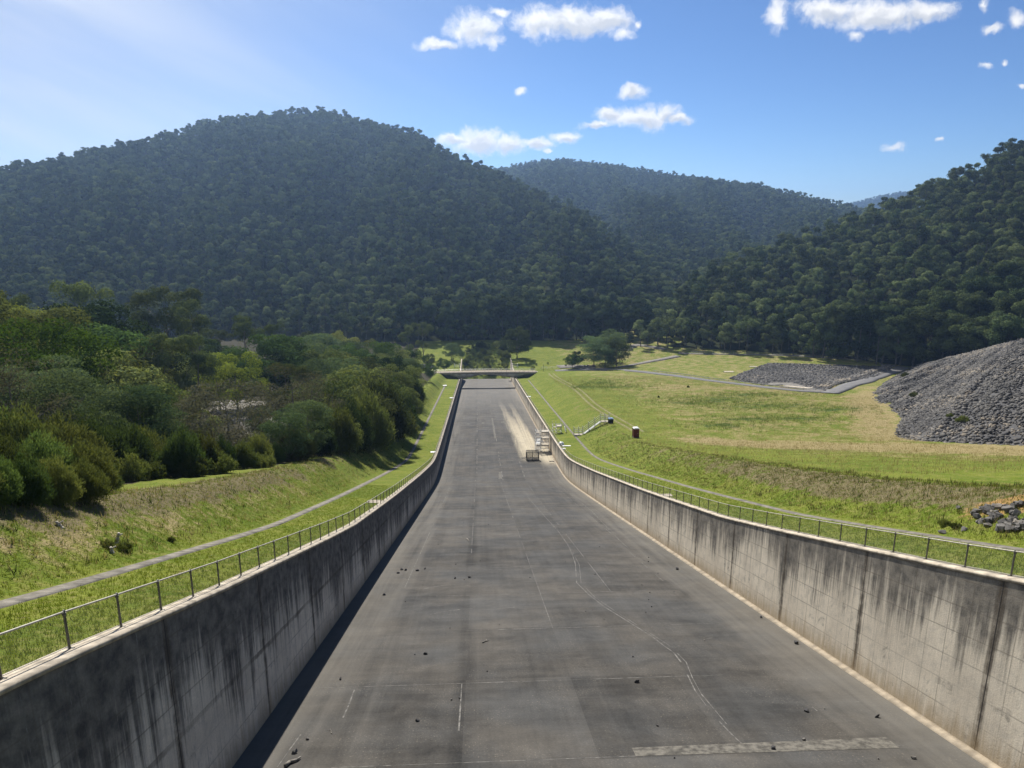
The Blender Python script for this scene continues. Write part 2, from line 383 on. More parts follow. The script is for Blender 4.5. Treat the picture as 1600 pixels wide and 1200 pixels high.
def mat_wall(name='stained_concrete', bias=0., blackness=.9):
    m, nt = mat(name)
    uv = N(nt, 'ShaderNodeUVMap', uv_map='st').outputs[0]          # s, height over the floor
    up = N(nt, 'ShaderNodeUVMap', uv_map='top').outputs[0]         # s, depth below the top
    sp = N(nt, 'ShaderNodeSeparateXYZ', {0: uv}); s, h = sp.outputs[0], sp.outputs[1]
    dp = N(nt, 'ShaderNodeSeparateXYZ', {0: up}).outputs[1]
    big = NOISE(nt, uv, .25, 4, .55); med = NOISE(nt, uv, 1.6, 5, .62); grain = NOISE(nt, uv, 14., 4, .7)
    drip = NOISE(nt, VEC(nt, M(nt, 'MULTIPLY', s, 2.3), M(nt, 'MULTIPLY', h, .12)), 1., 5, .65, .15)
    drip2 = NOISE(nt, VEC(nt, M(nt, 'MULTIPLY', s, 6.5), M(nt, 'MULTIPLY', h, .22), 5.), 1., 4, .65, .1)
    wide = NOISE(nt, VEC(nt, M(nt, 'MULTIPLY', s, .28), M(nt, 'MULTIPLY', h, .05), 9.), 1., 3, .5)
    base = MIX(nt, SS(nt, .3, .7, big), (.62, .54, .42), (.78, .685, .535))
    base = MIX(nt, M(nt, 'MULTIPLY', SS(nt, .45, .7, med), .5), base, (.47, .42, .34))
    # lichen-black weathering from the top, running down in streaks
    reach = M(nt, 'ADD', bias-.1, M(nt, 'ADD', M(nt, 'MULTIPLY', SS(nt, .3, .8, drip), 3.2), M(nt, 'MULTIPLY', SS(nt, .38, .68, wide), 2.2)))
    reach = M(nt, 'ADD', reach, M(nt, 'MULTIPLY', M(nt, 'SUBTRACT', drip2, .5), 3.4))
    blk = SS(nt, 1.5, -1.6, M(nt, 'SUBTRACT', dp, reach))
    blk = M(nt, 'MULTIPLY', blk, M(nt, 'ADD', .5, M(nt, 'MULTIPLY', med, .75)), clamp=True)
    c = MIX(nt, M(nt, 'MULTIPLY', blk, blackness), base, (.065, .062, .058))
    # finer weather streaks and blotches over the whole face
    drip3 = NOISE(nt, VEC(nt, M(nt, 'MULTIPLY', s, 15.), M(nt, 'MULTIPLY', h, .4), 13.), 1., 4, .7, .1)
    rough = NOISE(nt, uv, .7, 6, .7, .8)
    kk = M(nt, 'ADD', .55, M(nt, 'ADD', M(nt, 'MULTIPLY', drip3, .5), M(nt, 'MULTIPLY', rough, .4)))
    c = MIX(nt, 1., c, N(nt, 'ShaderNodeCombineColor', {0: kk, 1: kk, 2: kk}).outputs[0], 'MULTIPLY')
    patchy = M(nt, 'MULTIPLY', SS(nt, .54, .66, rough), SS(nt, .40, .62, drip))
    c = MIX(nt, M(nt, 'MULTIPLY', patchy, .6), c, (.10, .095, .085))
    # full height dark runs
    run = M(nt, 'MULTIPLY', SS(nt, .6, .7, drip), SS(nt, .46, .62, wide))
    run2 = SS(nt, .64, .72, drip2)
    c = MIX(nt, M(nt, 'MULTIPLY', M(nt, 'MAXIMUM', run, M(nt, 'MULTIPLY', run2, .8)), .65), c, (.075, .07, .062))
    # white lime weeps
    lime = M(nt, 'MULTIPLY', SS(nt, .35, .28, drip2), SS(nt, .45, .6, med))
    c = MIX(nt, M(nt, 'MULTIPLY', lime, .5), c, (.6, .57, .51))
    def lines(x, period, off, w):
        fr = M(nt, 'FRACT', M(nt, 'DIVIDE', M(nt, 'SUBTRACT', x, off), period))
        d = M(nt, 'MULTIPLY', M(nt, 'MINIMUM', fr, M(nt, 'SUBTRACT', 1., fr)), period)
        return SS(nt, w, w*.3, d)
    hw = M(nt, 'ADD', h, M(nt, 'MULTIPLY', M(nt, 'SUBTRACT', med, .5), .05))
    form = M(nt, 'MAXIMUM', lines(s, 1.2, .1, .04), lines(hw, 1.2, .05, .04))
    c = MIX(nt, M(nt, 'MULTIPLY', form, M(nt, 'ADD', .1, M(nt, 'MULTIPLY', SS(nt, .35, .6, big), .4))), c, (.13, .11, .085))
    sj = M(nt, 'ADD', s, M(nt, 'MULTIPLY', M(nt, 'SUBTRACT', drip2, .5), .5))
    joint = lines(sj, 9., 8.9, .3); thin = lines(s, 9., 8.9, .045)
    c = MIX(nt, M(nt, 'MULTIPLY', joint, M(nt, 'ADD', .35, M(nt, 'MULTIPLY', SS(nt, .3, .6, med), .5))), c, (.085, .068, .05)); c = MIX(nt, thin, c, (.05, .045, .04))
    pour = M(nt, 'MULTIPLY', SS(nt, .16, .04, M(nt, 'ABSOLUTE', M(nt, 'SUBTRACT', M(nt, 'ADD', h, M(nt, 'MULTIPLY', M(nt, 'SUBTRACT', med, .5), .3)), 3.55))), SS(nt, 95., 70., s))
    c = MIX(nt, M(nt, 'MULTIPLY', pour, M(nt, 'ADD', .25, M(nt, 'MULTIPLY', SS(nt, .4, .6, big), .5))), c, (.085, .07, .05))
    foot = M(nt, 'MULTIPLY', SS(nt, 1.6, 0., M(nt, 'ADD', h, M(nt, 'MULTIPLY', M(nt, 'SUBTRACT', drip, .5), 3.))), .65)
    c = MIX(nt, foot, c, (.30, .215, .115))
    c = MIX(nt, 1., c, N(nt, 'ShaderNodeCombineColor', {0: M(nt, 'ADD', .7, M(nt, 'MULTIPLY', grain, .6)), 1: M(nt, 'ADD', .7, M(nt, 'MULTIPLY', grain, .6)), 2: M(nt, 'ADD', .7, M(nt, 'MULTIPLY', grain, .6))}).outputs[0], 'MULTIPLY')
    out(nt, BSDF(nt, c, .88, 0, BUMP(nt, M(nt, 'SUBTRACT', M(nt, 'ADD', grain, med), M(nt, 'MULTIPLY', thin, .6)), .35, .03), .15)); return m
def mat_leaf(name, c1, c2, trans=.35, warm=(1.25, 1.15, .7)):
    m, nt = mat(name)
    rnd = N(nt, 'ShaderNodeObjectInfo').outputs['Random']; tn = ATTR(nt, 'tint')
    f = M(nt, 'ADD', M(nt, 'MULTIPLY', rnd, .55), M(nt, 'MULTIPLY', tn, .45), clamp=True)
    c = MIX(nt, f, c1, c2)
    k = M(nt, 'ADD', .5, M(nt, 'MULTIPLY', M(nt, 'FRACT', M(nt, 'MULTIPLY', rnd, 7.31)), 1.05))
    c = MIX(nt, 1., c, N(nt, 'ShaderNodeCombineColor', {0: k, 1: k, 2: k}).outputs[0], 'MULTIPLY')
    d = N(nt, 'ShaderNodeBsdfDiffuse', {0: c}).outputs[0]
    tc = MIX(nt, 1., c, warm, 'MULTIPLY')
    t = N(nt, 'ShaderNodeBsdfTranslucent', {0: tc}).outputs[0]
    out(nt, N(nt, 'ShaderNodeMixShader', {0: trans, 1: d, 2: t}).outputs[0]); return m
def mat_rock():
    m, nt = mat('broken_rock'); oc = OBJC(nt)
    tn = ATTR(nt, 'tint'); n = NOISE(nt, oc, 2.2, 5, .6)
    c = MIX(nt, tn, (.034, .033, .033), (.16, .148, .130))
    c = MIX(nt, M(nt, 'MULTIPLY', SS(nt, .78, .95, tn), .8), c, (.20, .165, .12))
    c = MIX(nt, SS(nt, .4, .8, n), c, MIX(nt, .35, c, (.09, .087, .084)))
    out(nt, BSDF(nt, c, .85, 0, BUMP(nt, n, .5, .08), .3)); return m
def mat_road():
    m, nt = mat('worn_asphalt'); oc = OBJC(nt)
    n = NOISE(nt, oc, .5, 5, .6); g = NOISE(nt, oc, 6., 3, .7)
    c = MIX(nt, SS(nt, .3, .7, n), (.11, .108, .108), (.17, .165, .16)); c = MIX(nt, M(nt, 'MULTIPLY', SS(nt, .5, .8, g), .4), c, (.2, .195, .19))
    out(nt, BSDF(nt, c, .9, 0, BUMP(nt, g, .3, .02), .2)); return m
def mat_mesh():
    m, nt = mat('chain_link')
    uv = N(nt, 'ShaderNodeUVMap', uv_map='st').outputs[0]
    sp = N(nt, 'ShaderNodeSeparateXYZ', {0: uv}); a = M(nt, 'ADD', sp.outputs[0], sp.outputs[1]); b = M(nt, 'SUBTRACT', sp.outputs[0], sp.outputs[1])
    def w(x):
        fr = M(nt, 'FRACT', M(nt, 'DIVIDE', x, .075)); return M(nt, 'LESS_THAN', M(nt, 'ABSOLUTE', M(nt, 'SUBTRACT', fr, .5)), .045)
    f = M(nt, 'MAXIMUM', w(a), w(b))
    p = BSDF(nt, (.32, .33, .31), .45, .6)
    tr = N(nt, 'ShaderNodeBsdfTransparent').outputs[0]
    out(nt, N(nt, 'ShaderNodeMixShader', {0: f, 1: tr, 2: p}).outputs[0]); return m
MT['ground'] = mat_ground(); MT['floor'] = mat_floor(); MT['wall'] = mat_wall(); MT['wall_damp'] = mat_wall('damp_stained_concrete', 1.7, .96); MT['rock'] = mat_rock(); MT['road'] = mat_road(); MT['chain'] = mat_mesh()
MT['coping'] = simple('coping_concrete', (.40, .345, .265), .85, 0, .38, 1.8)
MT['kerb'] = simple('kerb_concrete', (.27, .225, .165), .9, 0, .3, 1.5)
MT['drain'] = simple('drain_concrete', (.15, .135, .11), .9, 0, .45, 1.6)
MT['seam'] = simple('pale_joint', (.112, .106, .095), .9, 0, .6, 3.)
MT['patch'] = simple('pale_patch', (.094, .086, .071), .9, 0, .55, 3.5)
MT['forestbark'] = simple('forest_bark', (.10, .09, .075), .9, 0, .5, .6)
MT['post'] = simple('weathered_galvanised', (.12, .115, .10), .55, .35, .3, 9.)
MT['rail'] = simple('rail_galvanised', (.42, .39, .32), .5, .35, .2, 9.)
MT['steel'] = simple('scaffold_steel', (.48, .48, .46), .45, .5, .25, 6.)
MT['board'] = simple('scaffold_board', (.42, .37, .29), .8, 0, .3, 5.)
MT['white'] = simple('white_sheet', (.72, .72, .70), .6, 0, .1, 4.)
MT['darkmesh'] = simple('dark_steel_mesh', (.075, .07, .062), .7, .2, .35, 7.)
MT['gravel'] = simple('pale_gravel', (.19, .178, .16), 1., 0, .3, .8, 0.)
MT['bark'] = simple('grey_bark', (.16, .14, .12), .9, 0, .4, 3.)
MT['palebark'] = simple('pale_gum_bark', (.22, .20, .17), .85, 0, .4, 1.2)
MT['hill'] = simple('forest_floor', (.030, .034, .018), 1., 0, .4, .05, 0.)
MT['lichen'] = simple('bridge_concrete', (.40, .365, .31), .9, 0, .35, .5)
# ---------------------------------------------------------------- the ground, one sheet
def steps(*segs):
    o = []
    for a, b, d in segs: o += list(np.arange(a, b, d))
    return np.array(o + [segs[-1][1]])
gs = steps((-40, 4, 4), (4, 130, 1.5), (130, 260, 2.5), (260, 435, 3), (435, 439, 2), (439, 520, 4), (520, 700, 12), (700, 3000, 230), (3000, 6000, 1000))
tr_ = steps((15.45, 40, .75), (40, 80, 2.), (80, 200, 4), (200, 420, 11), (420, 3000, 260))
gt = np.concatenate([-tr_[::-1], [-15.12, 0., 15.12], tr_])
Sg, Tg = np.meshgrid(gs, gt, indexing='ij')
Xg, Yg = st2xy(Sg, Tg); Zg = ground_z(Xg, Yg)
rng = np.random.default_rng(5)
slopeband = sm(DRAIN+.8, DRAIN+2, np.abs(Tg))*sm(60, 30, np.abs(Tg))
Zg = Zg + rng.normal(0, .05, Zg.shape)*slopeband*(Sg < 200)
trough = (np.abs(Tg) < 15.3) & (Sg < 436)
Zg = np.where(trough, np.minimum(floor_z(Sg)-1.5, Zg), Zg)

Vg = np.stack([Xg, Yg, Zg], -1).reshape(-1, 3)
aT = np.abs(Tg); rg = Tg > 0
rise_f = (aT-DRAIN-.9)/np.where(rg, lerp_tab(Sg, RUN_R), lerp_tab(Sg, RUN_L))
bare = np.where(rg, (.62+.25*np.exp(-((Sg-58)/22)**2))*sm(.25, .6, rise_f)*sm(1.25, .95, rise_f)*(.45+.55*sm(150, 60, Sg))*sm(395, 300, Sg),
                (.52*sm(.35, .8, rise_f)*sm(1.5, 1.1, rise_f)*sm(120, 40, Sg) + .38*sm(.3, .8, rise_f)*sm(1.5, 1., rise_f)*sm(330, 200, Sg)))
# straw-coloured belts of the meadow on the right, as surveyed
mead = rg & (rise_f > 1.)
bankt = 82+(Sg-130)*.49
dry = np.where(mead, 1.0*np.exp(-((Sg-134+1.15*(Tg-52))/24)**2)*sm(33, 50, Tg), 0)
dry = np.maximum(dry, np.where(mead, .8*np.exp(-((Tg-bankt+3)/10)**2)*sm(120, 140, Sg)*sm(280, 240, Sg), 0))
dry = np.maximum(dry, np.where(mead, .58*np.exp(-((Sg-278+.12*(Tg-90))/24)**2)*sm(48, 70, Tg), 0))
dry = np.maximum(dry, np.where(mead, .40*sm(32, 60, Tg)*sm(60, 90, Sg), 0))
dry = np.where(~rg, .42*sm(.0, .4, rise_f)*sm(1.3, .9, rise_f)*sm(120, 40, Sg), dry)
RB = ((238,80,9,12),(217,88,7,13),(189,84,6,9),(205,104,6,9),(187,70,5,8),(310,51,9,8),(289,38,8,6),(289,54,6,9),(228,68,5,9),(176,58,5,7),(250,97,5,12))
reed = np.zeros_like(Tg)
for (sc, tc, sa, ta) in RB: reed = np.maximum(reed, .62*np.exp(-((Sg-sc)/sa/1.2)**2-((Tg-tc)/ta/1.2)**2))
reed = np.where(mead, reed, 0)
och = np.where(rg, 1.0*np.exp(-((rise_f-.62)/.3)**2)*np.exp(-((Sg-37.5)/3.2)**2), 0)
lit = np.where(~rg, np.where(Sg < 80, sm(1.9, 2.5, rise_f), sm(1.15, 1.8, rise_f))*.9, 0) * np.where(Tg < -45, sm(560, 520, Sg), sm(420, 380, Sg))
ground_me = np_mesh('ground', Vg, grid_faces(len(gs), len(gt))[:, ::-1], MT['ground'], True,
                    {'bare': ('POINT', bare), 'dry': ('POINT', dry), 'reed': ('POINT', reed), 'ochre': ('POINT', och), 'litter': ('POINT', lit)})
tag(link(bpy.data.objects.new('ground', ground_me)), kind='structure')
from mathutils.bvhtree import BVHTree
_bv = BVHTree.FromPolygons([tuple(v) for v in Vg.tolist()], grid_faces(len(gs), len(gt)).tolist())
def gz(x, y):
    h = _bv.ray_cast(Vector((x, y, 400)), Vector((0, 0, -1)))
    return h[0].z if h[0] is not None else float(ground_z(x, y))
# ---------------------------------------------------------------- the chute
fs_ = steps((4, 130, 1.5), (130, 180, 1.), (180, 437, 3)); ft_ = np.concatenate([[-15.25], np.linspace(-14.9, 14.9, 13), [15.25]])
Sf, Tf = np.meshgrid(fs_, ft_, indexing='ij'); Xf, Yf = st2xy(Sf, Tf)
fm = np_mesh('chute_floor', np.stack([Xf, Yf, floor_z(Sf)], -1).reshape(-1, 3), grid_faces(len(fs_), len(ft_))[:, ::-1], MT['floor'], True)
add_uv(fm, 'st', np.stack([Sf.ravel(), Tf.ravel()], -1))
chute_floor = tag(link(bpy.data.objects.new('chute_floor', fm)), kind='structure')
def chute_hit(px, py):
    h = hit(px, py, lambda x, y: floor_z(xy2st(x, y)[0])); return xy2st(h[0], h[1])
def ribbon_st(mb, pts, w, dz=.006):
    """a thin strip of sealant laid on the chute floor"""
    P = []
    for (a, b) in zip(pts[:-1], pts[1:]):
        n = max(1, int(abs(b[0]-a[0])/3.)+1)
        for i in range(n): P.append((a[0]+(b[0]-a[0])*i/n, a[1]+(b[1]-a[1])*i/n))
    P.append(pts[-1])
    vs = []
    for i, p in enumerate(P):
        a = P[max(0, i-1)]; b = P[min(len(P)-1, i+1)]
        d = (b[0]-a[0], b[1]-a[1]); L = math.hypot(*d) or 1; nx, ny = -d[1]/L, d[0]/L
        ww = w*(.65+.7*rr.random())*.5
        for sg in (-1, 1):
            s, t = p[0]+sg*nx*ww, p[1]+sg*ny*ww; t = max(-14.98, min(14.98, t)); x, y = st2xy(s, t)
            # lie on the chords of the floor mesh
            i0 = int(np.searchsorted(fs_, s)-1); i0 = max(0, min(len(fs_)-2, i0)); q = (s-fs_[i0])/(fs_[i0+1]-fs_[i0])
            z = floor_z(fs_[i0])*(1-q)+floor_z(fs_[i0+1])*q
            vs.append((x, y, float(z)+dz))
    mb.add(vs, [(2*i, 2*i+1, 2*i+3, 2*i+2) for i in range(len(P)-1)])
rr = random.Random(3)
seam, crackm, patch = MB(), MB(), MB()
def dashes(mb, a, b, w, keep=.8, step=2.2):
    L = math.hypot(b[0]-a[0], b[1]-a[1]); n = max(1, int(L/step)); on = True
    for i in range(n):
        if rr.random() < keep:
            p = lambda f: (a[0]+(b[0]-a[0])*f, a[1]+(b[1]-a[1])*f)
            ribbon_st(mb, [p(i/n), p((i+1)/n)], w*(.5+rr.random()*.8))
for (s0, t0, t1, kp) in ((24.6,-11,12.6,.9),(23.2,-12,-1,.8),(33,-13.5,8.3,.95),(42.2,-6,12,.75),(51.4,-8.5,8.4,.85),(60.6,-11.5,9.8,.8),(69.8,-8,-1,.4),(69.8,4.6,8,.7),
                         (79,-10,0,.5),(88.5,-11,4,.6),(97,-11,-3,.4),(124,-10,6,.4),(151,-9,8,.6),(178,-4,4,.5),(205,-6,9,.7),(232,-5,2,.6),(262,-13,-5,.7),(262,-1,11,.6),(300,-6,10,.5),(340,-12,0,.5)):
    dashes(seam, (s0, t0), (s0+.1, t1), .05 if s0 < 70 else (.10 if s0 < 160 else .28), kp)
for (t0, s0, s1, kp) in ((-11.3,52,150,.75),(-5.9,69,154,.8),(-6.0,22,33,.8),(-.2,42,150,.85),(5.5,51,150,.75),(11,70,152,.8),(.4,150,240,.4),(.4,300,440,.7),(5.6,150,300,.5),(-5.6,160,330,.5),(10.6,52,70,.4)):
    dashes(seam, (s0, t0), (s1, t0), .05 if s1 < 160 else .18, kp*.85, 2.4)
def px_line(mb, pts, w, keep=.86):
    if mb is patch: return ribbon_st(mb, [chute_hit(*p) for p in pts], w)
    q = [chute_hit(*p) for p in pts]
    for a, b in zip(q[:-1], q[1:]): dashes(mb, a, b, w*.75, keep, 1.)
px_line(crackm, [(631,925),(662,921),(680,917),(696,915),(715,914),(734,915)], .10)
px_line(crackm, [(651,964),(672,961),(690,957),(719,953),(738,952)], .08)
px_line(crackm, [(745,953),(775,952),(805,949),(839,949)], .06)
px_line(crackm, [(1051,1006),(1068,1004),(1086,1003),(1104,999),(1116,997)], .12)
px_line(crackm, [(824,776),(838,792),(850,806),(872,830),(887,851),(894,866),(899,881),(901,911),(920,930),(944,949),(972,966),(1000,983),(1020,997),(1037,1009),(1052,1021),(1064,1035),(1074,1056),(1086,1080),(1104,1104),(1124,1129),(1146,1152),(1169,1174)], .085)
px_line(crackm, [(890,855),(905,882),(908,912),(930,934),(970,962),(1008,985),(1046,1010),(1072,1035),(1082,1060),(1096,1085),(1135,1132)], .05)
px_line(crackm, [(470,1149),(452,1174),(433,1200)], .07); px_line(crackm, [(554,1080),(545,1102),(536,1122)], .07)
px_line(crackm, [(1334,1099),(1340,1097),(1346,1098)], .06); px_line(crackm, [(1269,1105),(1277,1112)], .08); px_line(crackm, [(636,1190),(633,1200)], .07)
px_line(crackm, [(859,750),(880,763),(925,799),(950,826),(977,853)], .09)
def quad_st(s0, s1, t0, t1): ribbon_st(patch, [(s0, (t0+t1)/2), (s1, (t0+t1)/2)], abs(t1-t0)*1.0, .010)
ribbon_st(patch, [(25.0, 1.3), (25.0, 12.3)], .75, .010)
px_line(patch, [(769,653),(774,685)], .6); px_line(patch, [(766,668),(753,668.5)], .8); px_line(patch, [(767,645.6),(783,646)], .8)
px_line(patch, [(783,659.5),(788,659.5)], 2.6); px_line(patch, [(752.5,661),(757,661)], 3.); px_line(patch, [(806.5,633),(809,637)], .5); px_line(patch, [(876,733),(881,733)], 1.6)
px_line(patch, [(729,662.5),(734,662.5)], 1.2); px_line(patch, [(781,738),(782,748)], .7); px_line(patch, [(722,620.5),(728,620.5)], .8)
seam.build('joint_sealant', MT['seam'], chute_floor); crackm.build('crack_sealant', MT['seam'], chute_floor); patch.build('repair_patch', MT['patch'], chute_floor)
def chute_wall(side, label):
    sx = steps((5, 130, 1.5), (130, 180, 1.), (180, 436, 3))
    e = thing('retaining_wall', label, 'wall', (*st2xy(5, side*15.3), float(floor_z(5))))
    org = np.array(e.location)
    h_ = wall_h(sx); zf = floor_z(sx)
    rows = np.linspace(0, 1, 9)
    V, UV, UT = [], [], []
    for a, b, c in zip(sx, zf, h_):
        for r in rows:
            x, y = st2xy(a, side*15.0); V.append((x, y, b-.3+(c-.02+.3)*r)); UV.append((a+side*300, (c+.3)*r-.3)); UT.append((a, (c)*(1-r)))
    nF = len(V); Fq = grid_faces(len(sx), len(rows)); Fq = Fq if side < 0 else Fq[:, ::-1]
    # back face
    for a, b, c in zip(sx, zf, h_):
        for r in (0, 1):
            x, y = st2xy(a, side*15.5); V.append((x, y, b-.3+(c-.02+.3)*r)); UV.append((a+side*300+60, (c)*r)); UT.append((a, c*(1-r)))
    G = grid_faces(len(sx), 2) + nF; G = G if side > 0 else G[:, ::-1]
    me = np_mesh('wall_face', np.array(V)-org, np.concatenate([Fq, G]), MT['wall'] if side > 0 else MT['wall_damp']); add_uv(me, 'st', UV); add_uv(me, 'top', UT)
    link(bpy.data.objects.new('wall_face', me), e)
    for nm, t0, t1, zlo, zhi, mt in (('coping', 14.96, 15.62, -.12, .03, MT['coping']), ('footing_kerb', 14.68, 15.02, None, .17, MT['kerb']))[:2 if side > 0 else 1]:
        V = []
        for a, b, c in zip(sx, zf, h_):
            for (t, top) in ((t0, 0), (t0, 1), (t1, 1), (t1, 0)):
                x, y = st2xy(a, side*t)
                z = (b+c+(zhi if top else zlo)) if zlo is not None else (b+(zhi-(.13 if t == t0 else 0) if top else -.1))
                V.append((x, y, z))
        n = len(sx); Q = []
        for i in range(n-1):
            for j in range(4):
                q = (4*i+j, 4*i+(j+1) % 4, 4*i+4+(j+1) % 4, 4*i+4+j); Q.append(q if side > 0 else q[::-1])
        link(bpy.data.objects.new(nm, np_mesh(nm, np.array(V)-org, Q, mt)), e)
    return e
chute_wall(-1, 'long stained concrete retaining wall in its own shade along the left edge of the chute')
chute_wall(1, 'long sunlit concrete retaining wall with dark runs along the right edge of the chute')
# the fences on the copings
def post_s():
    s = 14.3; o = []
    while s < 372: o.append(s); s += 2.45
    return o
def fence(side, label):
    S = post_s(); t = side*15.4; e = thing('chain_link_fence', label, 'fence', (*st2xy(S[0], t), float(wall_z(S[0]))))
    org = Vector(e.location)
    def P(s, dz): x, y = st2xy(s, t); return Vector((x, y, float(wall_z(s))+.03+dz)) - org
    ht = 1.06
    far = MB(); me0 = None
    for i, s in enumerate(S):
        if i < 100:
            if me0 is None:
                mb = MB(); mb.tube((0,0,-.03), (0,0,ht), .034, .034, 8); mb.tube((0,0,ht), (0,0,ht+.035), .042, .02, 8); mb.box((0,0,-.012), (.16,.16,.03)); mb.tube((0,0,ht-.1),(0,0,ht-.04),.05,.05,8)
                o = mb.build('post', MT['post'], e); me0 = o.data
            else: o = link(bpy.data.objects.new('post', me0), e)
            o.location = P(s, 0)
        else:
            p = P(s, 0); far.tube(p, p+Vector((0,0,ht)), .034, .034, 5)
    o = far.build('post', MT['post'], e); o['kind'] = 'stuff'; o['label'] = 'far small posts'
    top, bot = MB(), MB()
    ss = [S[0]-1] + S
    for a, b in zip(ss[:-1], ss[1:]):
        top.tube(P(a, ht-.02), P(b, ht-.02), .027, .027, 6, False); bot.tube(P(a, .07), P(b, .07), .012, .012, 5, False)
    top.build('top_rail', MT['rail'], e, True); bot.build('bottom_wire', MT['rail'], e)
    V, UV = [], []
    for s in ss:
        for dz in (.05, ht-.03): V.append(P(s, dz)); UV.append((s, dz))
    me = np_mesh('netting', V, grid_faces(len(ss), 2), MT['chain']); add_uv(me, 'st', UV)
    link(bpy.data.objects.new('netting', me), e)
fence(-1, 'waist high chain link fence on the shaded left chute wall')
fence(1, 'waist high chain link fence on the sunlit right chute wall')
# concrete drains let into the grass behind either wall
def strip_ground(name, line, w, dz, mt, kind='structure', thick=.12, label=None, cat=None):
    """line: (x, y) points; a slab that follows the ground"""
    P = []
    for a, b in zip(line[:-1], line[1:]):
        n = max(1, int(math.hypot(b[0]-a[0], b[1]-a[1])/2.)); P += [(a[0]+(b[0]-a[0])*i/n, a[1]+(b[1]-a[1])*i/n) for i in range(n)]
    P.append(line[-1]); V, Q = [], []
    nw = max(2, int(w/2)+1)
    for i, p in enumerate(P):
        a = P[max(0, i-1)]; b = P[min(len(P)-1, i+1)]; d = (b[0]-a[0], b[1]-a[1]); L = math.hypot(*d) or 1; nx, ny = d[1]/L, -d[0]/L
        for j in range(nw):
            q = (j/(nw-1)-.5)*w; x, y = p[0]+nx*q, p[1]+ny*q; V.append((x, y, gz(x, y)+dz))
    Q = grid_faces(len(P), nw).tolist(); n0 = len(V)
    for (x, y, z) in list(V): V.append((x, y, z-thick-dz))
    for i in range(len(P)-1):
        a, b = i*nw, (i+1)*nw; Q.append((a, b, b+n0, a+n0)); a += nw-1; b += nw-1; Q.append((b, a, a+n0, b+n0))
    me = np_mesh(name, V, Q, mt); o = link(bpy.data.objects.new(name, me))
    return tag(o, label, cat, None, kind if not label else None)
def st_line(t, s0, s1, step=4., wob=0):
    return [st2xy(s, t+wob*math.sin(s*.21)) for s in np.arange(s0, s1+.1, step)]
strip_ground('drain_path', st_line(-DRAIN, 8, 345, 3), .75, .035, MT['drain'])
strip_ground('drain_path', st_line(DRAIN, 8, 366, 3), .6, .035, MT['drain'])
# ---------------------------------------------------------------- the hills
def hill(name, ridge, foot, zf, back=.3, amp=9., nr=46, na=110, seed=1, zcut=15.):
    """ridge: (px, py, depth) of the tree tops; foot: (px, depth).  Returns the height function and links the mesh."""
    c, s = math.cos(PITCH), math.sin(PITCH)
    ra = []
    for px, py, k in ridge:
        d = ray(px, py)*k; ra.append((math.atan2(d[0], d[1]), math.hypot(d[0], d[1]), d[2]-zcut))
    fa = []
    for px, k in foot:
        d = ray(px, 555)*k; fa.append((math.atan2(d[0], d[1]), math.hypot(d[0], d[1])))
    ra.sort(); fa.sort(); ra = np.array(ra); fa = np.array(fa)
    r_ = np.random.default_rng(seed)
    ph = r_.uniform(0, 6.28, 12)
    def zfun(x, y):
        x = np.asarray(x, float); y = np.asarray(y, float)
        a = np.arctan2(x, y); rad = np.hypot(x, y)
        rr_ = np.interp(a, ra[:, 0], ra[:, 1]); zr = np.interp(a, ra[:, 0], ra[:, 2]); rf = np.interp(a, fa[:, 0], fa[:, 1])
        w = (rad-rf)/np.maximum(rr_-rf, 20)
        wc = np.clip(w, 0, 1)
        prof = .55*wc + .45*wc*wc*(3-2*wc)
        z = zf + (zr-zf)*prof
        nz = (np.sin(a*31+ph[0]+2.1*np.sin(wc*3+ph[1])) + .7*np.sin(a*57+ph[2]+1.6*np.sin(wc*5+ph[3])) + .5*np.sin(wc*9+a*20+ph[4]) + .4*np.sin(a*95+ph[5]+wc*7))
        z = z + amp*nz*np.sin(math.pi*wc)**1.7*.5
        z = np.where(w > 1, zr - (rad-rr_)*back, z)
        return np.where(w < 0, zf + w*30, z), w
    a0, a1 = ra[0, 0], ra[-1, 0]
    A = np.linspace(a0, a1, na); Wl = np.concatenate([np.linspace(-.02, 1, nr), np.linspace(1.05, 1.8, 8)])
    V = []
    for a in A:
        rf = np.interp(a, fa[:, 0], fa[:, 1]); rd = np.interp(a, ra[:, 0], ra[:, 1])
        for w in Wl:
            rad = rf + w*max(rd-rf, 20); V.append((rad*math.sin(a), rad*math.cos(a), 0))
    V = np.array(V); V[:, 2] = zfun(V[:, 0], V[:, 1])[0]
    me = np_mesh(name, V, grid_faces(na, len(Wl))[:, ::-1], MT['hill'], True)
    tag(link(bpy.data.objects.new(name, me)), kind='structure')
    return zfun, ra, fa
RIDGE1 = [(-300,300,900),(-100,276,950),(0,256,960),(60,254,970),(150,230,1000),(210,218,1010),(260,208,1020),(340,186,1050),(420,177,1080),(470,171,1100),(520,174,1100),(580,189,1080),(640,204,1050),(700,234,1000),(750,256,960),(800,276,930),(850,302,880),(900,325,840),(950,350,800),(1000,390,760),(1050,440,700),(1078,474,660)]
FOOT1 = [(-300,430),(0,500),(200,520),(400,525),(600,500),(680,506),(760,512),(860,506),(940,505),(1000,522),(1078,560)]
RIDGE2 = [(560,330,2000),(700,290,1950),(760,268,1950),(800,260,1900),(850,252,1900),(880,250,1900),(950,258,1900),(1020,268,1850),(1080,278,1800),(1150,286,1750),(1210,296,1700),(1270,309,1650),(1330,322,1600),(1400,346,1550),(1520,390,1500)]
FOOT2 = [(560,1000),(800,900),(950,720),(1050,650),(1150,690),(1330,800),(1520,850)]
RIDGE3 = [(1180,345,4300),(1280,332,4300),(1335,321,4300),(1380,310,4200),(1410,305,4200),(1460,299,4200),(1540,306,4200),(1700,320,4200)]
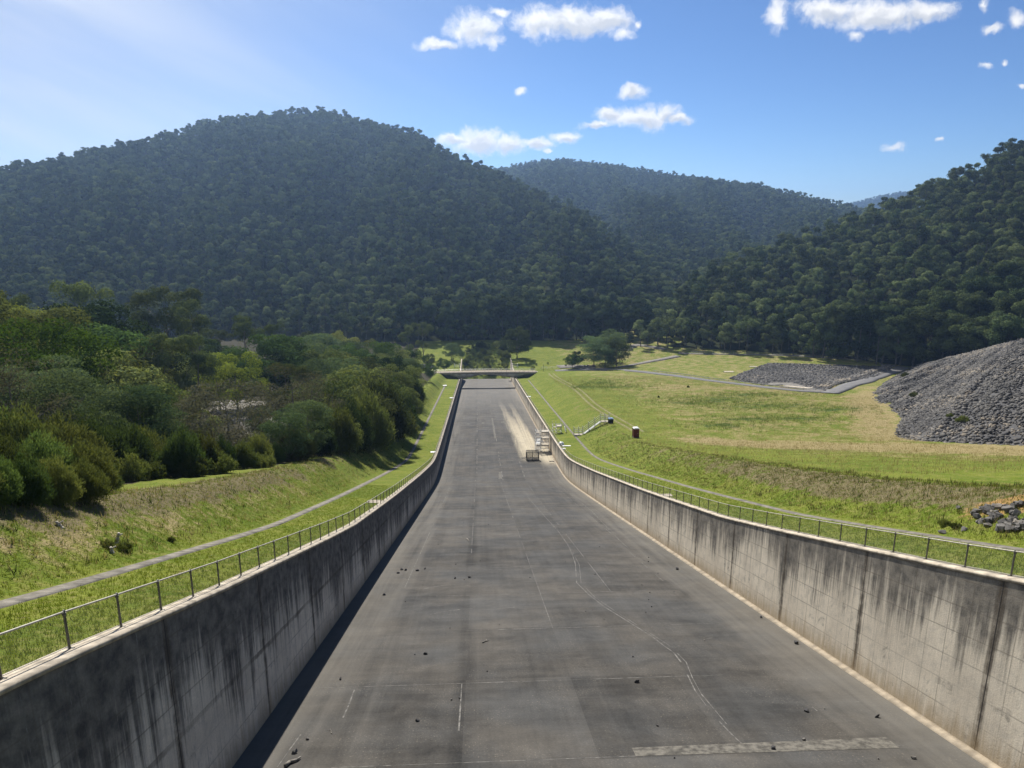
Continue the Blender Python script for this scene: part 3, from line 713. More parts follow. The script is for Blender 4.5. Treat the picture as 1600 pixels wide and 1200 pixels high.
FOOT3 = [(1180,3000),(1700,3000)]
RIDGER = [(2300,-20,480),(2000,75,540),(1800,140,580),(1600,220,620),(1540,246,640),(1480,274,650),(1420,300,660),(1380,320,660),(1330,337,650),(1280,356,640),(1200,378,620),(1130,403,600),(1080,433,580),(1040,468,545),(1012,500,520),(985,536,500)]
FOOTR = [(2300,240),(2000,265),(1800,290),(1600,345),(1440,400),(1300,430),(1200,446),(1040,474),(985,484)]
z3, *_h3 = hill('distant_hill', RIDGE3, FOOT3, -80, seed=4, amp=20, nr=20, na=30)
z2, ra2, fa2 = hill('forested_hill', RIDGE2, FOOT2, -85, seed=3, amp=30, nr=36, na=80)
z1, ra1, fa1 = hill('forested_hill', RIDGE1, FOOT1, -89, seed=11, amp=20, zcut=15.)
zR, raR, faR = hill('forested_hill', RIDGER, FOOTR, -88, seed=7, amp=11, zcut=19)
# ---------------------------------------------------------------- trees
MT['gum'] = mat_leaf('gum_leaves', (.048, .080, .028), (.165, .195, .068), .22)
MT['far_gum'] = mat_leaf('forest_leaves', (.042, .072, .030), (.185, .215, .095), .16)
MT['front_gum'] = mat_leaf('shaded_gum_leaves', (.030, .052, .022), (.105, .130, .052), .15)  # darker copy of the forest leaves, the hillside's shade put into the colour
MT['dense'] = mat_leaf('dark_leaves', (.032, .064, .018), (.078, .120, .034), .28)
MT['wattle'] = mat_leaf('wattle_leaves', (.046, .086, .042), (.118, .160, .078), .32)
MT['tea'] = mat_leaf('tea_tree_leaves', (.046, .070, .022), (.125, .145, .046), .34)
MT['tea_green'] = mat_leaf('green_tea_tree_leaves', (.034, .066, .022), (.092, .135, .042), .34)
MT['lime'] = mat_leaf('lime_leaves', (.085, .125, .018), (.15, .185, .030), .36)
MT['vine'] = mat_leaf('creeper_leaves', (.04, .085, .010), (.085, .135, .018), .3)
MT['bright'] = mat_leaf('pale_leaves', (.095, .125, .030), (.22, .235, .085), .32)
MT['olive'] = mat_leaf('olive_leaves', (.060, .090, .028), (.165, .190, .066), .3)
MT['greyleaf'] = mat_leaf('grey_leaves', (.058, .062, .042), (.085, .086, .062), .3)
MT['dry'] = mat_leaf('dry_leaves', (.11, .085, .04), (.16, .125, .065), .3)
def unit(a): return a/np.maximum(np.linalg.norm(a, axis=-1, keepdims=True), 1e-9)
def leaf_quads(P, D, L, Wd, rg, Nn=None):
    n = len(P); side = unit(np.cross(D, rg.normal(size=(n, 3)) if Nn is None else Nn))
    L = (L*rg.uniform(.6, 1.3, n))[:, None]; Wd = (Wd*rg.uniform(.6, 1.3, n))[:, None]
    V = np.stack([P-side*Wd*.28, P+side*Wd*.28, P+D*L*.55+side*Wd*.5, P+D*L], 1)
    V2 = V.copy(); V2[:, 3] = P+D*L; V2[:, 0] = P+D*L*.45-side*Wd*.5; V2[:, 1] = P
    return np.stack([V2[:, 1], V2[:, 2], V2[:, 3], V2[:, 0]], 1).reshape(-1, 3)
def crown_mesh(name, clumps, n, L, Wd, mt, rg, flat=.8, upb=.78, out_=.5, fill=.8):
    """clumps: (x, y, z, r)"""
    Ps, Ds, T, Ns = [], [], [], []
    for (x, y, z, r) in clumps:
        k = max(8, int(n*(r/1.0)**1.2)) if n > 0 else 20
        d = unit(rg.normal(size=(k, 3))); fl = rg.random(k) < upb; d[fl, 2] = np.abs(d[fl, 2])
        rad = r*(fill+(1-fill)*rg.random(k)**.6)*(1+.25*(rg.random(k) < .08))
        P = np.array((x, y, z)) + d*rad[:, None]*np.array((1, 1, flat))
        Ps.append(P); tg = unit(np.cross(d, rg.normal(size=(k, 3)))); Ds.append(unit(tg+d*(out_-.35)+rg.normal(size=(k, 3))*.22)); Ns.append(unit(d+rg.normal(size=(k, 3))*.35)); T.append(np.clip(rg.normal(.5, .25)+rg.normal(0, .18, k), 0, 1))
    P, D, T = np.concatenate(Ps), np.concatenate(Ds), np.concatenate(T)
    V = leaf_quads(P, D, L, Wd, rg, np.concatenate(Ns)); m = len(P)
    return np_mesh(name, V, np.arange(4*m).reshape(-1, 4), mt, False, {'tint': ('POINT', np.repeat(T, 4))})
def trunk_mesh(name, H, r, limbs, mt, rg, lean=.04, n=7, fork=None, sub=3):
    """limbs: end points; each leaves the trunk below its end and curves out"""
    mb = MB(); lx, ly = rg.normal(0, lean, 2)
    tp = [Vector((lx*z+.1*r*math.sin(z), ly*z, z)) for z in np.linspace(-.6, H, 7)]
    for i in range(6): mb.tube(tp[i], tp[i+1], r*(1.25 if i == 0 else 1-.13*i), r*(1-.13*(i+1)), n, False)
    for e in limbs:
        e = Vector(e); hz = math.hypot(e.x, e.y)
        z0 = max(.15*H, min(H*.97, e.z-hz*rg.uniform(.5, 1.1)))
        q = z0/H; a = Vector((lx*z0, ly*z0, z0)); r0 = r*(1-.75*q)*.5
        m1 = a.lerp(e, .35)+Vector((0, 0, -.06*hz)); m2 = a.lerp(e, .7)+Vector((0, 0, .02*hz))
        mb.tube(a, m1, r0, r0*.75, 5, False); mb.tube(m1, m2, r0*.75, r0*.5, 5, False); mb.tube(m2, e, r0*.5, r0*.2, 5, False)
        for _ in range(sub):
            t = e + Vector(rg.normal(0, hz*.16+.2, 3)); mb.tube(m2.lerp(e, rg.uniform(0, .7)), t, r0*.3, r0*.08, 4, False)
    me = bpy.data.meshes.new(name); me.from_pydata(mb.v, [], mb.f); me.materials.append(mt); me.update(); return me
PROTO = {}
def proto(kind, crown, trunk, H, Wd): PROTO.setdefault(kind, []).append((crown, trunk, H, Wd))
def mk_gum(kind, seed, H=18., Rr=5., nc=34, n=70, L=.55, Wd=.26, mt='gum', bark='forestbark', base=.42, cr=(1.0, 1.7), flat=.85, upb=.7, fill=.8):
    rg = np.random.default_rng(seed); cl = []
    lob = [(rg.uniform(0, 6.28), rg.uniform(.35, .75)*Rr, rg.uniform(base+.1, .86)*H, rg.uniform(.32, .5)*Rr) for _ in range(6)] + [(0, 0, .84*H, .42*Rr)]
    for i in range(nc):
        a, d, z, lr = lob[i % len(lob)]
        v = unit(rg.normal(size=(1, 3)))[0]; v[2] = abs(v[2])*.9-.15
        rr_ = lr*rg.uniform(.55, 1.05)
        cl.append((d*math.cos(a)+v[0]*rr_, d*math.sin(a)+v[1]*rr_, min(z+v[2]*rr_*.9, H-.7), rg.uniform(*cr)))
    proto(kind, crown_mesh('crown', cl, n, L, Wd, MT[mt], rg, flat, upb, .5, fill), trunk_mesh('trunk', H*.8, .017*H, [(c[0]*.8, c[1]*.8, c[2]-.6) for c in cl[:14]], MT[bark], rg), H, 2*Rr)
def mk_round(kind, seed, H, Rr, nc, n, L, Wd, mt, bark='bark', z0=.2, cr=(.8, 1.3), flat=.8, shape=1.):
    rg = np.random.default_rng(seed); cl = []
    for i in range(nc):
        v = unit(rg.normal(size=(1, 3)))[0]; q = rg.uniform(.72, 1.0)
        zc = H*(z0+.5*(1-z0)); hz = H*(1-z0)*.5-.4
        bump = 1+.14*math.sin(3*math.atan2(v[1], v[0])+seed)+.1*math.sin(5*v[2]+seed)
        cl.append((v[0]*Rr*q*bump, v[1]*Rr*q*bump, zc+v[2]*hz*q, rg.uniform(*cr)))
    proto(kind, crown_mesh('crown', cl, n, L, Wd, MT[mt], rg, flat), trunk_mesh('trunk', H*.7, .02*H, [(c[0]*.8, c[1]*.8, c[2]) for c in cl[:9]], MT[bark], rg), H, 2*Rr)
def mk_layer(kind, seed, H, Rr, nc, n, L, Wd, mt, bark='bark'):
    rg = np.random.default_rng(seed); cl = []
    for i in range(nc):
        a = rg.uniform(0, 6.28); z = rg.uniform(.25, 1.); w = Rr*math.sqrt(max(.05, 1-((z-.45)/.62)**2))*math.sqrt(rg.uniform(.15, 1))
        cl.append((w*math.cos(a), w*math.sin(a), z*H-.3, rg.uniform(.8, 1.5)))
    proto(kind, crown_mesh('crown', cl, n, L, Wd, MT[mt], rg, .38, .6, .8), trunk_mesh('trunk', H*.75, .016*H, [(c[0]*.9, c[1]*.9, c[2]-.1) for c in cl[:16]], MT[bark], rg, .06), H, 2*Rr)
def mk_spray(kind, seed, H, Rr, ns, nl, L, Wd, mt, tip='olive'):
    """feathery shrub of upswept sprays right down to the ground"""
    rg = np.random.default_rng(seed); Ps, Ds, T = [], [], []; ends = []
    for i in range(ns):
        a = rg.uniform(0, 6.28); q = math.sqrt(rg.uniform(0, 1)); hz = Rr*q
        top = H*(1-.62*q**2.2)*rg.uniform(.62, 1.02); x0, y0 = hz*.45*math.cos(a), hz*.45*math.sin(a)
        e = np.array((hz*1.05*math.cos(a), hz*1.05*math.sin(a), top)); b = np.array((x0, y0, .1*top)); ends.append(e)
        t = rg.beta(1.8, 1.15, nl)[:, None]; ax = e-b
        c = b + ax*t + np.array((math.cos(a), math.sin(a), 0))*(.35*Rr*q*np.sin(math.pi*t)*.5)
        wd = (.20+.45*(1-t))*min(1., H/6)*.9
        P = c + rg.normal(size=(nl, 3))*wd*np.array((1, 1, .6)); Ps.append(P)
        Ds.append(unit(unit(ax[None])*1.0 + rg.normal(size=(nl, 3))*.42+np.array((0, 0, .12)))); T.append(np.clip(rg.normal(.5, .36)+rg.normal(0, .12, nl), 0, 1))
    P, D, T = map(np.concatenate, (Ps, Ds, T)); V = leaf_quads(P, D, L, Wd, rg); m = len(P)
    cm = np_mesh('crown', V, np.arange(4*m).reshape(-1, 4), MT[mt], False, {'tint': ('POINT', np.repeat(T, 4))})
    mb = MB()
    for e in ends[:16]:
        b = Vector((e[0]*.12, e[1]*.12, -.3)); md = b.lerp(Vector(e), .5)-Vector((e[0], e[1], 0))*.12
        mb.tube(b, md, .05, .035, 5, False); mb.tube(md, Vector(e)*.93, .035, .012, 4, False)
    tm = bpy.data.meshes.new('trunk'); tm.from_pydata(mb.v, [], mb.f); tm.materials.append(MT['bark']); tm.update()
    proto(kind, cm, tm, H, 2*Rr)
for i in range(4): mk_spray('tea', 20+i, 6.5, 2.4+.25*i, 110+12*i, 140, .44, .08, 'tea' if i % 2 else 'tea_green')
for i in range(2): mk_spray('tea_small', 30+i, 3.2, 1.7, 60, 110, .32, .07, 'tea')
for i in range(2): mk_layer('wattle', 40+i, 8.5, 3.6, 60, 190, .30, .09, 'wattle')
for i in range(2): mk_layer('sparse', 50+i, 10., 3.6, 44, 85, .26, .07, 'greyleaf')
for i in range(2): mk_gum('gum', 60+i, 18., 4.8, 27, 330, .32, .17, 'gum', 'bark', base=.2, cr=(.9, 1.65), flat=.9)
for i in range(2): mk_round('dense', 70+i, 9., 4.6, 44, 260, .28, .16, 'dense', cr=(.9, 1.6))
for i in range(2): mk_round('olive', 75+i, 7.5, 3.4, 30, 260, .26, .13, 'olive', z0=.08, cr=(.8, 1.4))
mk_round('lime', 80, 8., 4., 34, 330, .22, .13, 'lime', z0=.2, cr=(.8, 1.4))
for i in range(2): mk_gum('bright', 84+i, 13., 4.6, 40, 420, .21, .12, 'bright', 'bark', .1, (.9, 1.5), 1., .7)
mk_round('vine', 88, 9., 4.4, 60, 320, .17, .11, 'vine', z0=.1)
mk_round('greyshrub', 90, 6., 3.3, 50, 190, .26, .06, 'greyleaf', z0=.05)
mk_round('round', 92, 19., 8.2, 90, 120, .55, .26, 'gum', z0=.12, cr=(1.3, 2.1))
for i in range(5): mk_gum('far', 100+i, 17.+2.2*i, 4.4+.7*((i*2) % 5), 22+2*i, 62, .95, .5, 'far_gum', base=.18+.05*(i % 3), cr=(.9, 2.5), flat=.9, upb=.6, fill=.62)
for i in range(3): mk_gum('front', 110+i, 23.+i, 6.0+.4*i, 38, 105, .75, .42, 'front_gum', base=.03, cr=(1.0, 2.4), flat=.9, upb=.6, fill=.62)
WORD = {'tea': ('tea_tree_shrub', 'shrub'), 'tea_small': ('tea_tree_shrub', 'shrub'), 'wattle': ('wattle_tree', 'tree'), 'sparse': ('sparse_tree', 'tree'), 'gum': ('gum_tree', 'tree'), 'dense': ('evergreen_tree', 'tree'),
        'olive': ('leafy_shrub', 'shrub'), 'lime': ('lime_green_tree', 'tree'), 'bright': ('pale_leaved_tree', 'tree'), 'vine': ('creeper_covered_tree', 'tree'), 'greyshrub': ('grey_shrub', 'shrub'), 'round': ('round_crowned_tree', 'tree'), 'front': ('gum_tree', 'tree'), 'far': ('gum_tree', 'tree')}
rt = random.Random(9)
def plant(kind, p, H, label, group=None, wf=1., sink=.15):
    nm, cat = WORD[kind]; cm, tm, h0, w0 = rt.choice(PROTO[kind])
    e = thing(nm, label, cat, (p[0], p[1], p[2]-sink), rt.uniform(0, 6.28), group)
    k = H/h0; e.scale = (k*wf, k*wf, k)
    link(bpy.data.objects.new('crown', cm), e); link(bpy.data.objects.new('trunk', tm), e)
    return e
def gfun(x, y): return gz(float(x), float(y))
def plant_px(kind, px, k, ytop, label=None, wf=1., group=None):
    p = at_depth(px, k); p[2] = gz(p[0], p[1]); H = max(1., top_at(p, ytop))
    return plant(kind, p, H, label or GROUP[kind][0], group or (None if label else GROUP[kind][1]), wf)
GROUP = {'tea': ('olive feathery shrub in the thicket along the left slope', 'feathery olive shrubs of the left thicket'),
         'tea_small': ('low feathery shrub at the thicket edge on the left slope', 'low shrubs at the edge of the left thicket'),
         'wattle': ('blue green wattle among the thicket left of the chute', 'blue green wattles of the left thicket'),
         'sparse': ('thin grey tree with bare limbs in the left thicket', 'thin grey trees of the left thicket'),
         'gum': ('dark gum tree standing in the wood left of the chute', 'dark gums of the left wood'),
         'dense': ('dark dense evergreen in the wood left of the chute', 'dense evergreens of the left wood'),
         'olive': ('rounded olive shrub in the wood left of the chute', 'rounded shrubs of the left wood'),
         'bright': ('pale leaved tree in the wood left of the chute', 'pale leaved trees of the left wood')}
# front of the thicket, along the crest of the left slope:  (kind, column, depth, top row, width, label)
for kd, px, k, yt, wf, lb in (
    ('tea', -230, 30, 640, 1.2, None), ('tea', -150, 33, 650, 1.2, None), ('tea', -130, 28, 662, 1., None), ('tea', -75, 30.5, 680, 1., None), ('tea', -10, 33, 694, .95, None), ('tea', 45, 35, 700, .9, None), ('tea', 92, 37.5, 706, .9, None), ('tea', 135, 40, 710, .85, None), ('tea', -100, 34, 640, 1.1, None),
    ('tea', -60, 40, 640, 1.1, None), ('tea', 10, 41, 672, 1.0, 'big olive feathery shrub in the near left corner, hanging over its own shade'),
    ('tea', 70, 43, 668, 1.1, None), ('tea', 128, 45, 682, 1.0, None), ('tea', 168, 47, 712, .9, 'feathery shrub ending the near clump beside the bright grass'),
    ('tea', 40, 52, 625, 1.0, None), ('tea', 100, 56, 640, 1.0, None), ('tea', -30, 55, 600, 1.1, None),
    ('tea_small', 205, 63, 706, 1.0, None), ('tea_small', 236, 65, 712, 1.0, None), ('tea', 262, 68, 694, .8, None), ('tea', 292, 69, 660, .85, 'tall yellow green feathery shrub behind the bright grass patch'),
    ('tea', 318, 74, 668, .8, None), ('tea_small', 300, 68, 706, 1.1, None), ('tea_small', 342, 73, 700, 1.1, None), ('tea', 350, 80, 676, .9, None), ('tea', 382, 82, 684, .9, 'bright green feathery shrub in front of the grey rounded shrub'),
    ('tea', 405, 88, 672, .9, None), ('tea_small', 412, 84, 704, 1.1, None), ('tea', 432, 94, 688, .9, None), ('wattle', 452, 98, 640, 1.0, None), ('wattle', 482, 106, 626, 1.0, None),
    ('tea', 464, 100, 660, .9, None), ('tea', 502, 112, 650, .9, None), ('tea', 528, 120, 628, .9, None), ('tea', 550, 130, 618, .9, None), ('tea', 574, 140, 606, .9, None),
    ('olive', 546, 122, 652, .8, None), ('olive', 580, 150, 612, .9, None), ('tea', 596, 160, 590, .9, None), ('olive', 608, 172, 596, .9, None), ('tea', 618, 185, 588, .9, None),
    ('olive', 629, 205, 584, .9, None), ('tea', 636, 225, 576, .9, None), ('olive', 644, 250, 572, .9, None), ('wattle', 639, 280, 560, 1., None), ('dense', 672, 330, 566, .55, 'small dark pointed tree at the left end of the bridge'),
    ('tea_small', 624, 180, 630, .9, None), ('tea_small', 639, 214, 608, .9, None),
    # second rank
    ('sparse', 38, 66, 545, 1.0, 'thin grey tree with a dark forked trunk behind the near clump'), ('sparse', -20, 64, 560, 1.0, None), ('wattle', 120, 74, 590, 1.1, None), ('wattle', 180, 84, 606, 1.0, 'layered blue green wattle above the low feathery shrubs'),
    ('wattle', 222, 86, 604, 1.1, None), ('tea', 200, 70, 650, 1.0, None), ('wattle', 258, 90, 634, 1.0, None), ('tea', 228, 74, 660, 1., None), ('tea', 150, 66, 640, 1., None),
    ('greyshrub', 362, 104, 594, 1.15, 'rounded grey brown shrub in front of the car park'), ('sparse', 462, 128, 568, 1.15, 'thin dark tree with several bare stems beside the car park'), ('sparse', 492, 138, 580, 1.0, None),
    ('wattle', 420, 118, 640, 1.0, None), ('olive', 300, 120, 620, 1.0, None), ('olive', 250, 112, 600, 1.0, None), ('wattle', 90, 95, 560, 1.1, None), ('olive', 525, 150, 584, 1.1, None), ('olive', 555, 165, 574, 1.1, None),
    ('sparse', 595, 185, 578, 1., None), ('tea', 580, 175, 582, .9, None), ('olive', 612, 205, 574, .9, None),
    # the wood behind
    ('bright', 8, 128, 452, 1.25, 'tall pale leaved tree at the left edge with lit outer leaves'), ('bright', 55, 138, 470, 1.1, None), ('bright', 88, 140, 508, .9, None), ('vine', 28, 110, 490, 1.1, 'bright green creeper covered tree at the left edge'), ('vine', 92, 108, 546, .75, 'small bright green creeper covered tree below the pale leaved trees'),
    ('bright', -50, 120, 430, 1.2, None), ('dense', 122, 160, 512, 1.25, 'dark umbrella shaped evergreen behind the pale leaved trees'), ('gum', 138, 220, 428, 0.82, 'tall gum with a peaked crown behind the umbrella shaped evergreen'), ('dense', 128, 196, 474, 1.1, None), ('gum', 60, 210, 452, 0.74, None),
    ('bright', 186, 170, 524, 1.1, None), ('olive', 170, 138, 556, 1.2, None), ('bright', 232, 176, 530, 1.1, None), ('olive', 205, 142, 570, 1.1, None), ('gum', 268, 178, 512, 0.90, 'dark gum with two trunks left of the car park'), ('gum', 312, 188, 516, 0.82, None),
    ('gum', 272, 250, 438, 0.94, 'tallest gum of the left wood with a layered domed crown'), ('gum', 318, 246, 456, 0.82, None), ('gum', 235, 240, 500, 0.82, None), ('dense', 205, 215, 515, 1.0, None),
    ('lime', 372, 215, 548, .95, 'rounded lime green tree at the back of the car park'), ('lime', 345, 225, 556, .85, None), ('gum', 388, 290, 488, 0.90, None), ('gum', 438, 300, 500, 0.82, None), ('dense', 420, 235, 526, 1.1, 'broad dark evergreen right of the lime green tree'), ('dense', 452, 240, 530, 1.0, None), ('bright', 450, 190, 566, 1.0, None),
    ('dense', 318, 300, 528, 1.1, None), ('olive', 335, 270, 552, 1.2, None), ('gum', 330, 345, 508, .9, None), ('wattle', 300, 320, 530, 1.2, None), ('olive', 296, 262, 560, 1.1, None), ('gum', 350, 320, 510, 0.82, None), ('olive', 505, 235, 545, 1.1, None), ('wattle', 480, 250, 532, 1.2, None), ('dense', 545, 290, 536, 1.0, None), ('dense', 592, 300, 536, 1.0, None), ('dense', 620, 265, 556, .95, 'very dark round evergreen near the left end of the bridge'), ('dense', 566, 270, 550, .9, None),
    ('olive', 530, 260, 548, 1., None), ('olive', 600, 290, 552, 1., None), ('olive', 575, 245, 562, 1., None), ('wattle', 535, 215, 560, 1.1, None), ('wattle', 500, 200, 565, 1., None), ('olive', 640, 300, 560, .9, None), ('wattle', 560, 320, 535, 1.2, None), ('olive', 610, 325, 540, 1.1, None),
    ('wattle', 500, 330, 522, 1.2, None), ('bright', 532, 350, 518, 1., None), ('bright', 580, 350, 530, 1., None), ('gum', 480, 350, 515, 0.74, None), ('dense', 640, 340, 545, 1., None)):
    if kd == 'lime' and lb is None: lb = 'second lime green tree at the back of the car park, half hidden'
    plant_px(kd, px, k, yt, lb, wf)
# round the bridge and the far meadow
for kd, px, k, yt, wf, lb, gr in (
    ('round', 808, 446, 512, 1.05, 'big round crowned tree standing alone behind the bridge', None),
    ('gum', 640, 436, 504, .85, 'left of two dark gums behind the left end of the bridge', None), ('gum', 662, 440, 500, .85, 'right of two dark gums behind the left end of the bridge', None),
    ('gum', 706, 505, 496, 1.0, 'tall gum behind the bridge at the foot of the big hill', None), ('gum', 742, 507, 502, 1., 'gum left of the round crowned tree', None), ('wattle', 705, 440, 536, 1., 'grey green wattle beside the round crowned tree', None),
    ('dense', 694, 410, 560, 1.1, 'small dark bush on the grass left of the bridge', None), ('olive', 672, 425, 552, 1., 'small olive bush under the two dark gums', None),
    ('olive', 832, 412, 571, 1.1, 'low shrub beyond the bridge deck', 'low shrubs beyond the bridge deck'),
    ('dense', 894, 417, 553, .95, 'small round dark bush left of the clump on the far meadow', None), ('dense', 903, 424, 548, .95, 'dark bush tucked behind the small round one', None), ('wattle', 928, 424, 527, 1.3, 'bluish wattle at the left of the clump on the far meadow', None), ('wattle', 945, 418, 540, 1.1, 'low wattle at the middle of the clump on the far meadow', None), ('wattle', 955, 432, 516, 1.2, 'tallest wattle of the clump on the far meadow', None), ('olive', 963, 420, 530, 1.05, 'yellow green tree at the right of the clump on the far meadow', None),
    ('tea_small', 1075, 292, 603, 1.2, 'small lone shrub in the meadow near the road', None), ('tea_small', 1029, 258, 624, .7, 'tiny dark thistle clump in the meadow', None)):
    plant_px(kd, px, k, yt, lb, wf, gr)
# ---- the forest: every tree of it is set out, the nearest stand as trees of their own, the rest as one mass
def in_view(x, y, m=.16):
    return abs(x/np.maximum(y*.97, 1)) < .72+m
rf_ = np.random.default_rng(77)
def scatter(zfun, ra, fa, sp, wmin, wmax, a0=None, a1=None):
    o = []
    A0 = max(ra[0, 0], -.76) if a0 is None else a0; A1 = min(ra[-1, 0], .76) if a1 is None else a1
    rmax = ra[:, 1].max()*1.06; rmin = fa[:, 1].min()*.98
    X0, X1 = min(rmax*math.sin(A0), rmin*math.sin(A0)), max(rmax*math.sin(A1), rmin*math.sin(A1)); Y1 = rmax
    xs = np.arange(X0, X1, sp); ys = np.arange(rmin*.6, Y1, sp*.9)
    gx_, gy_ = np.meshgrid(xs, ys); gx_ = (gx_ + (np.arange(len(ys)) % 2)[:, None]*sp*.5).ravel(); gy_ = gy_.ravel()
    gx_ = gx_ + rf_.normal(0, sp*.24, gx_.shape); gy_ = gy_ + rf_.normal(0, sp*.24, gy_.shape)
    z, w = zfun(gx_, gy_); a = np.arctan2(gx_, gy_)
    ok = (w > wmin) & (w < wmax) & (a > A0) & (a < A1)
    return np.stack([gx_[ok], gy_[ok], z[ok]], 1), w[ok]
F1, w1 = scatter(z1, ra1, fa1, 8.0, .0, 1.03)
F2, w2 = scatter(z2, ra2, fa2, 10., .0, 1.03, math.atan2(-.06, 1), math.atan2(.56, 1))
F3, w3 = scatter(z3, _h3[0], _h3[1], 22., .55, 1.02, math.atan2(.42, 1), math.atan2(.58, 1))
FR, wR = scatter(zR, raR, faR, 8.8, .0, 1.04)
# leave the hidden back of hill 1's right flank and all that hill R covers to be simply there
near = np.concatenate([np.c_[F1, np.zeros(len(F1)), w1], np.c_[FR, np.ones(len(FR)), wR]])
dist = near[:, 1]
order = np.argsort(dist + np.where(near[:, 3] > .5, 0, 22))
vis = [i for i in order if abs(near[i, 0]) < .745*near[i, 1] and not (near[i, 0] < -.16*near[i, 1] and near[i, 3] < .5)]
pick = set([i for i in vis if near[i, 3] > .5 and near[i, 1] > 330][:85] + [i for i in vis if near[i, 3] < .5][:80])
vis = [i for i in vis if i not in pick]
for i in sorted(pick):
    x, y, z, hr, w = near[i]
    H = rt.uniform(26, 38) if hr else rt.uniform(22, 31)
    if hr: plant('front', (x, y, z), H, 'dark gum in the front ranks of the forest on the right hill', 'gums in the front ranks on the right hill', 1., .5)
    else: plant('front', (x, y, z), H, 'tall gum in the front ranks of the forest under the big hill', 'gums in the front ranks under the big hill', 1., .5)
rest = np.array([near[i] for i in range(len(near)) if i not in pick])
def forest(name, pts, kinds, smin, smax, label):
    n = len(pts); me = bpy.data.meshes.new(name); me.vertices.add(n); me.vertices.foreach_set('co', np.asarray(pts[:, :3]-np.array((0, 0, .6)), np.float32).ravel()); me.update()
    rz = rf_.uniform(0, 6.28, n); sc = rf_.uniform(smin, smax, n)*np.where(rf_.random(n) < .08, 1.15, 1.)*np.where(rf_.random(n) < .28, .66, 1.); ix = rf_.integers(0, len(kinds), n)
    me.attributes.new('sc', 'FLOAT', 'POINT').data.foreach_set('value', sc.astype(np.float32))
    a = me.attributes.new('rot', 'FLOAT_VECTOR', 'POINT'); a.data.foreach_set('vector', np.stack([rf_.normal(0, .05, n), rf_.normal(0, .05, n), rz], 1).astype(np.float32).ravel())
    me.attributes.new('ix', 'INT', 'POINT').data.foreach_set('value', ix.astype(np.int32))
    o = link(bpy.data.objects.new(name, me)); tag(o, label, 'forest', None, 'stuff')
    ng = bpy.data.node_groups.new(name, 'GeometryNodeTree')
    ng.interface.new_socket('Geometry', in_out='INPUT', socket_type='NodeSocketGeometry'); ng.interface.new_socket('Geometry', in_out='OUTPUT', socket_type='NodeSocketGeometry')
    gi = ng.nodes.new('NodeGroupInput'); go = ng.nodes.new('NodeGroupOutput'); ja = ng.nodes.new('GeometryNodeJoinGeometry')
    for (co, to) in kinds:
        jb = ng.nodes.new('GeometryNodeJoinGeometry')
        for ob in (co, to):
            oi = ng.nodes.new('GeometryNodeObjectInfo'); oi.transform_space = 'ORIGINAL'; oi.inputs['Object'].default_value = ob; oi.inputs['As Instance'].default_value = False
            ng.links.new(oi.outputs['Geometry'], jb.inputs[0])
        gi2 = ng.nodes.new('GeometryNodeGeometryToInstance'); ng.links.new(jb.outputs[0], gi2.inputs[0]); ng.links.new(gi2.outputs[0], ja.inputs[0])
    def na(nm, ty):
        q = ng.nodes.new('GeometryNodeInputNamedAttribute'); q.data_type = ty; q.inputs['Name'].default_value = nm; return q.outputs['Attribute']
    ip = ng.nodes.new('GeometryNodeInstanceOnPoints'); ng.links.new(gi.outputs[0], ip.inputs['Points']); ng.links.new(ja.outputs[0], ip.inputs['Instance'])
    ip.inputs['Pick Instance'].default_value = True; ng.links.new(na('ix', 'INT'), ip.inputs['Instance Index']); ng.links.new(na('rot', 'FLOAT_VECTOR'), ip.inputs['Rotation']); ng.links.new(na('sc', 'FLOAT'), ip.inputs['Scale'])
    ng.links.new(ip.outputs[0], go.inputs[0])
    md = o.modifiers.new('trees', 'NODES'); md.node_group = ng
    return o
# five real trees of the forest lend the mass their shapes
src = []
for i, (cm, tm, h0, w0) in enumerate(PROTO['far']):
    j = vis[i*3]; x, y, z, hr, w = near[j]
    e = thing('gum_tree', 'dark gum in the front ranks of the forest on the right hill' if hr else 'tall gum in the front ranks of the forest under the big hill', 'tree', (x, y, z-.5), i*1.3, 'gums in the front ranks on the right hill' if hr else 'gums in the front ranks under the big hill')
    src.append((link(bpy.data.objects.new('crown', cm), e), link(bpy.data.objects.new('trunk', tm), e)))
used = {vis[i*3] for i in range(5)}
rest = np.array([near[i] for i in range(len(near)) if i not in pick and i not in used])
forest('forest', np.concatenate([rest[rest[:, 3] < .5][:, :3]]), src, .55, .95, 'dense gum forest over the big hill behind the bridge')
forest('forest', rest[rest[:, 3] > .5][:, :3], src, .68, 1.15, 'dense dark gum forest over the hill on the right')
forest('forest', F2, src, .6, 1.05, 'hazy gum forest over the middle hill beyond the valley')
forest('forest', F3, src, 1.4, 2., 'bluish forest on the farthest hill in the notch')
print('forest', len(F1), len(F2), len(F3), len(FR))
# ---------------------------------------------------------------- roads, car park
def px_xy(pts): return [tuple(hit(*p)[:2]) for p in pts]
acc = px_xy([(868,580),(905,578),(940,577.5),(975,578.5),(1010,582),(1060,588),(1110,595),(1160,601),(1210,607),(1255,611.5),(1300,613.5)])
strip_ground('access_road', acc, 5.2, .22, MT['road'])
ramp = px_xy([(1296,615),(1318,607),(1340,599),(1362,591.5),(1384,584),(1404,578),(1412,574)])
strip_ground('ramp_road', ramp, 6.5, .30, MT['road'])
strip_ground('side_road', px_xy([(962,574.5),(985,571),(1010,566.5),(1035,561.5),(1060,556.5)]), 5, .2, MT['gravel'])
strip_ground('gravel_track', px_xy([(980,548),(984,542),(996,539),(1012,541),(1040,546)]), 6, .2, MT['gravel'])
strip_ground('gravel_yard', px_xy([(872,573.5),(895,572.5),(930,574)]), 9, .16, MT['gravel'])
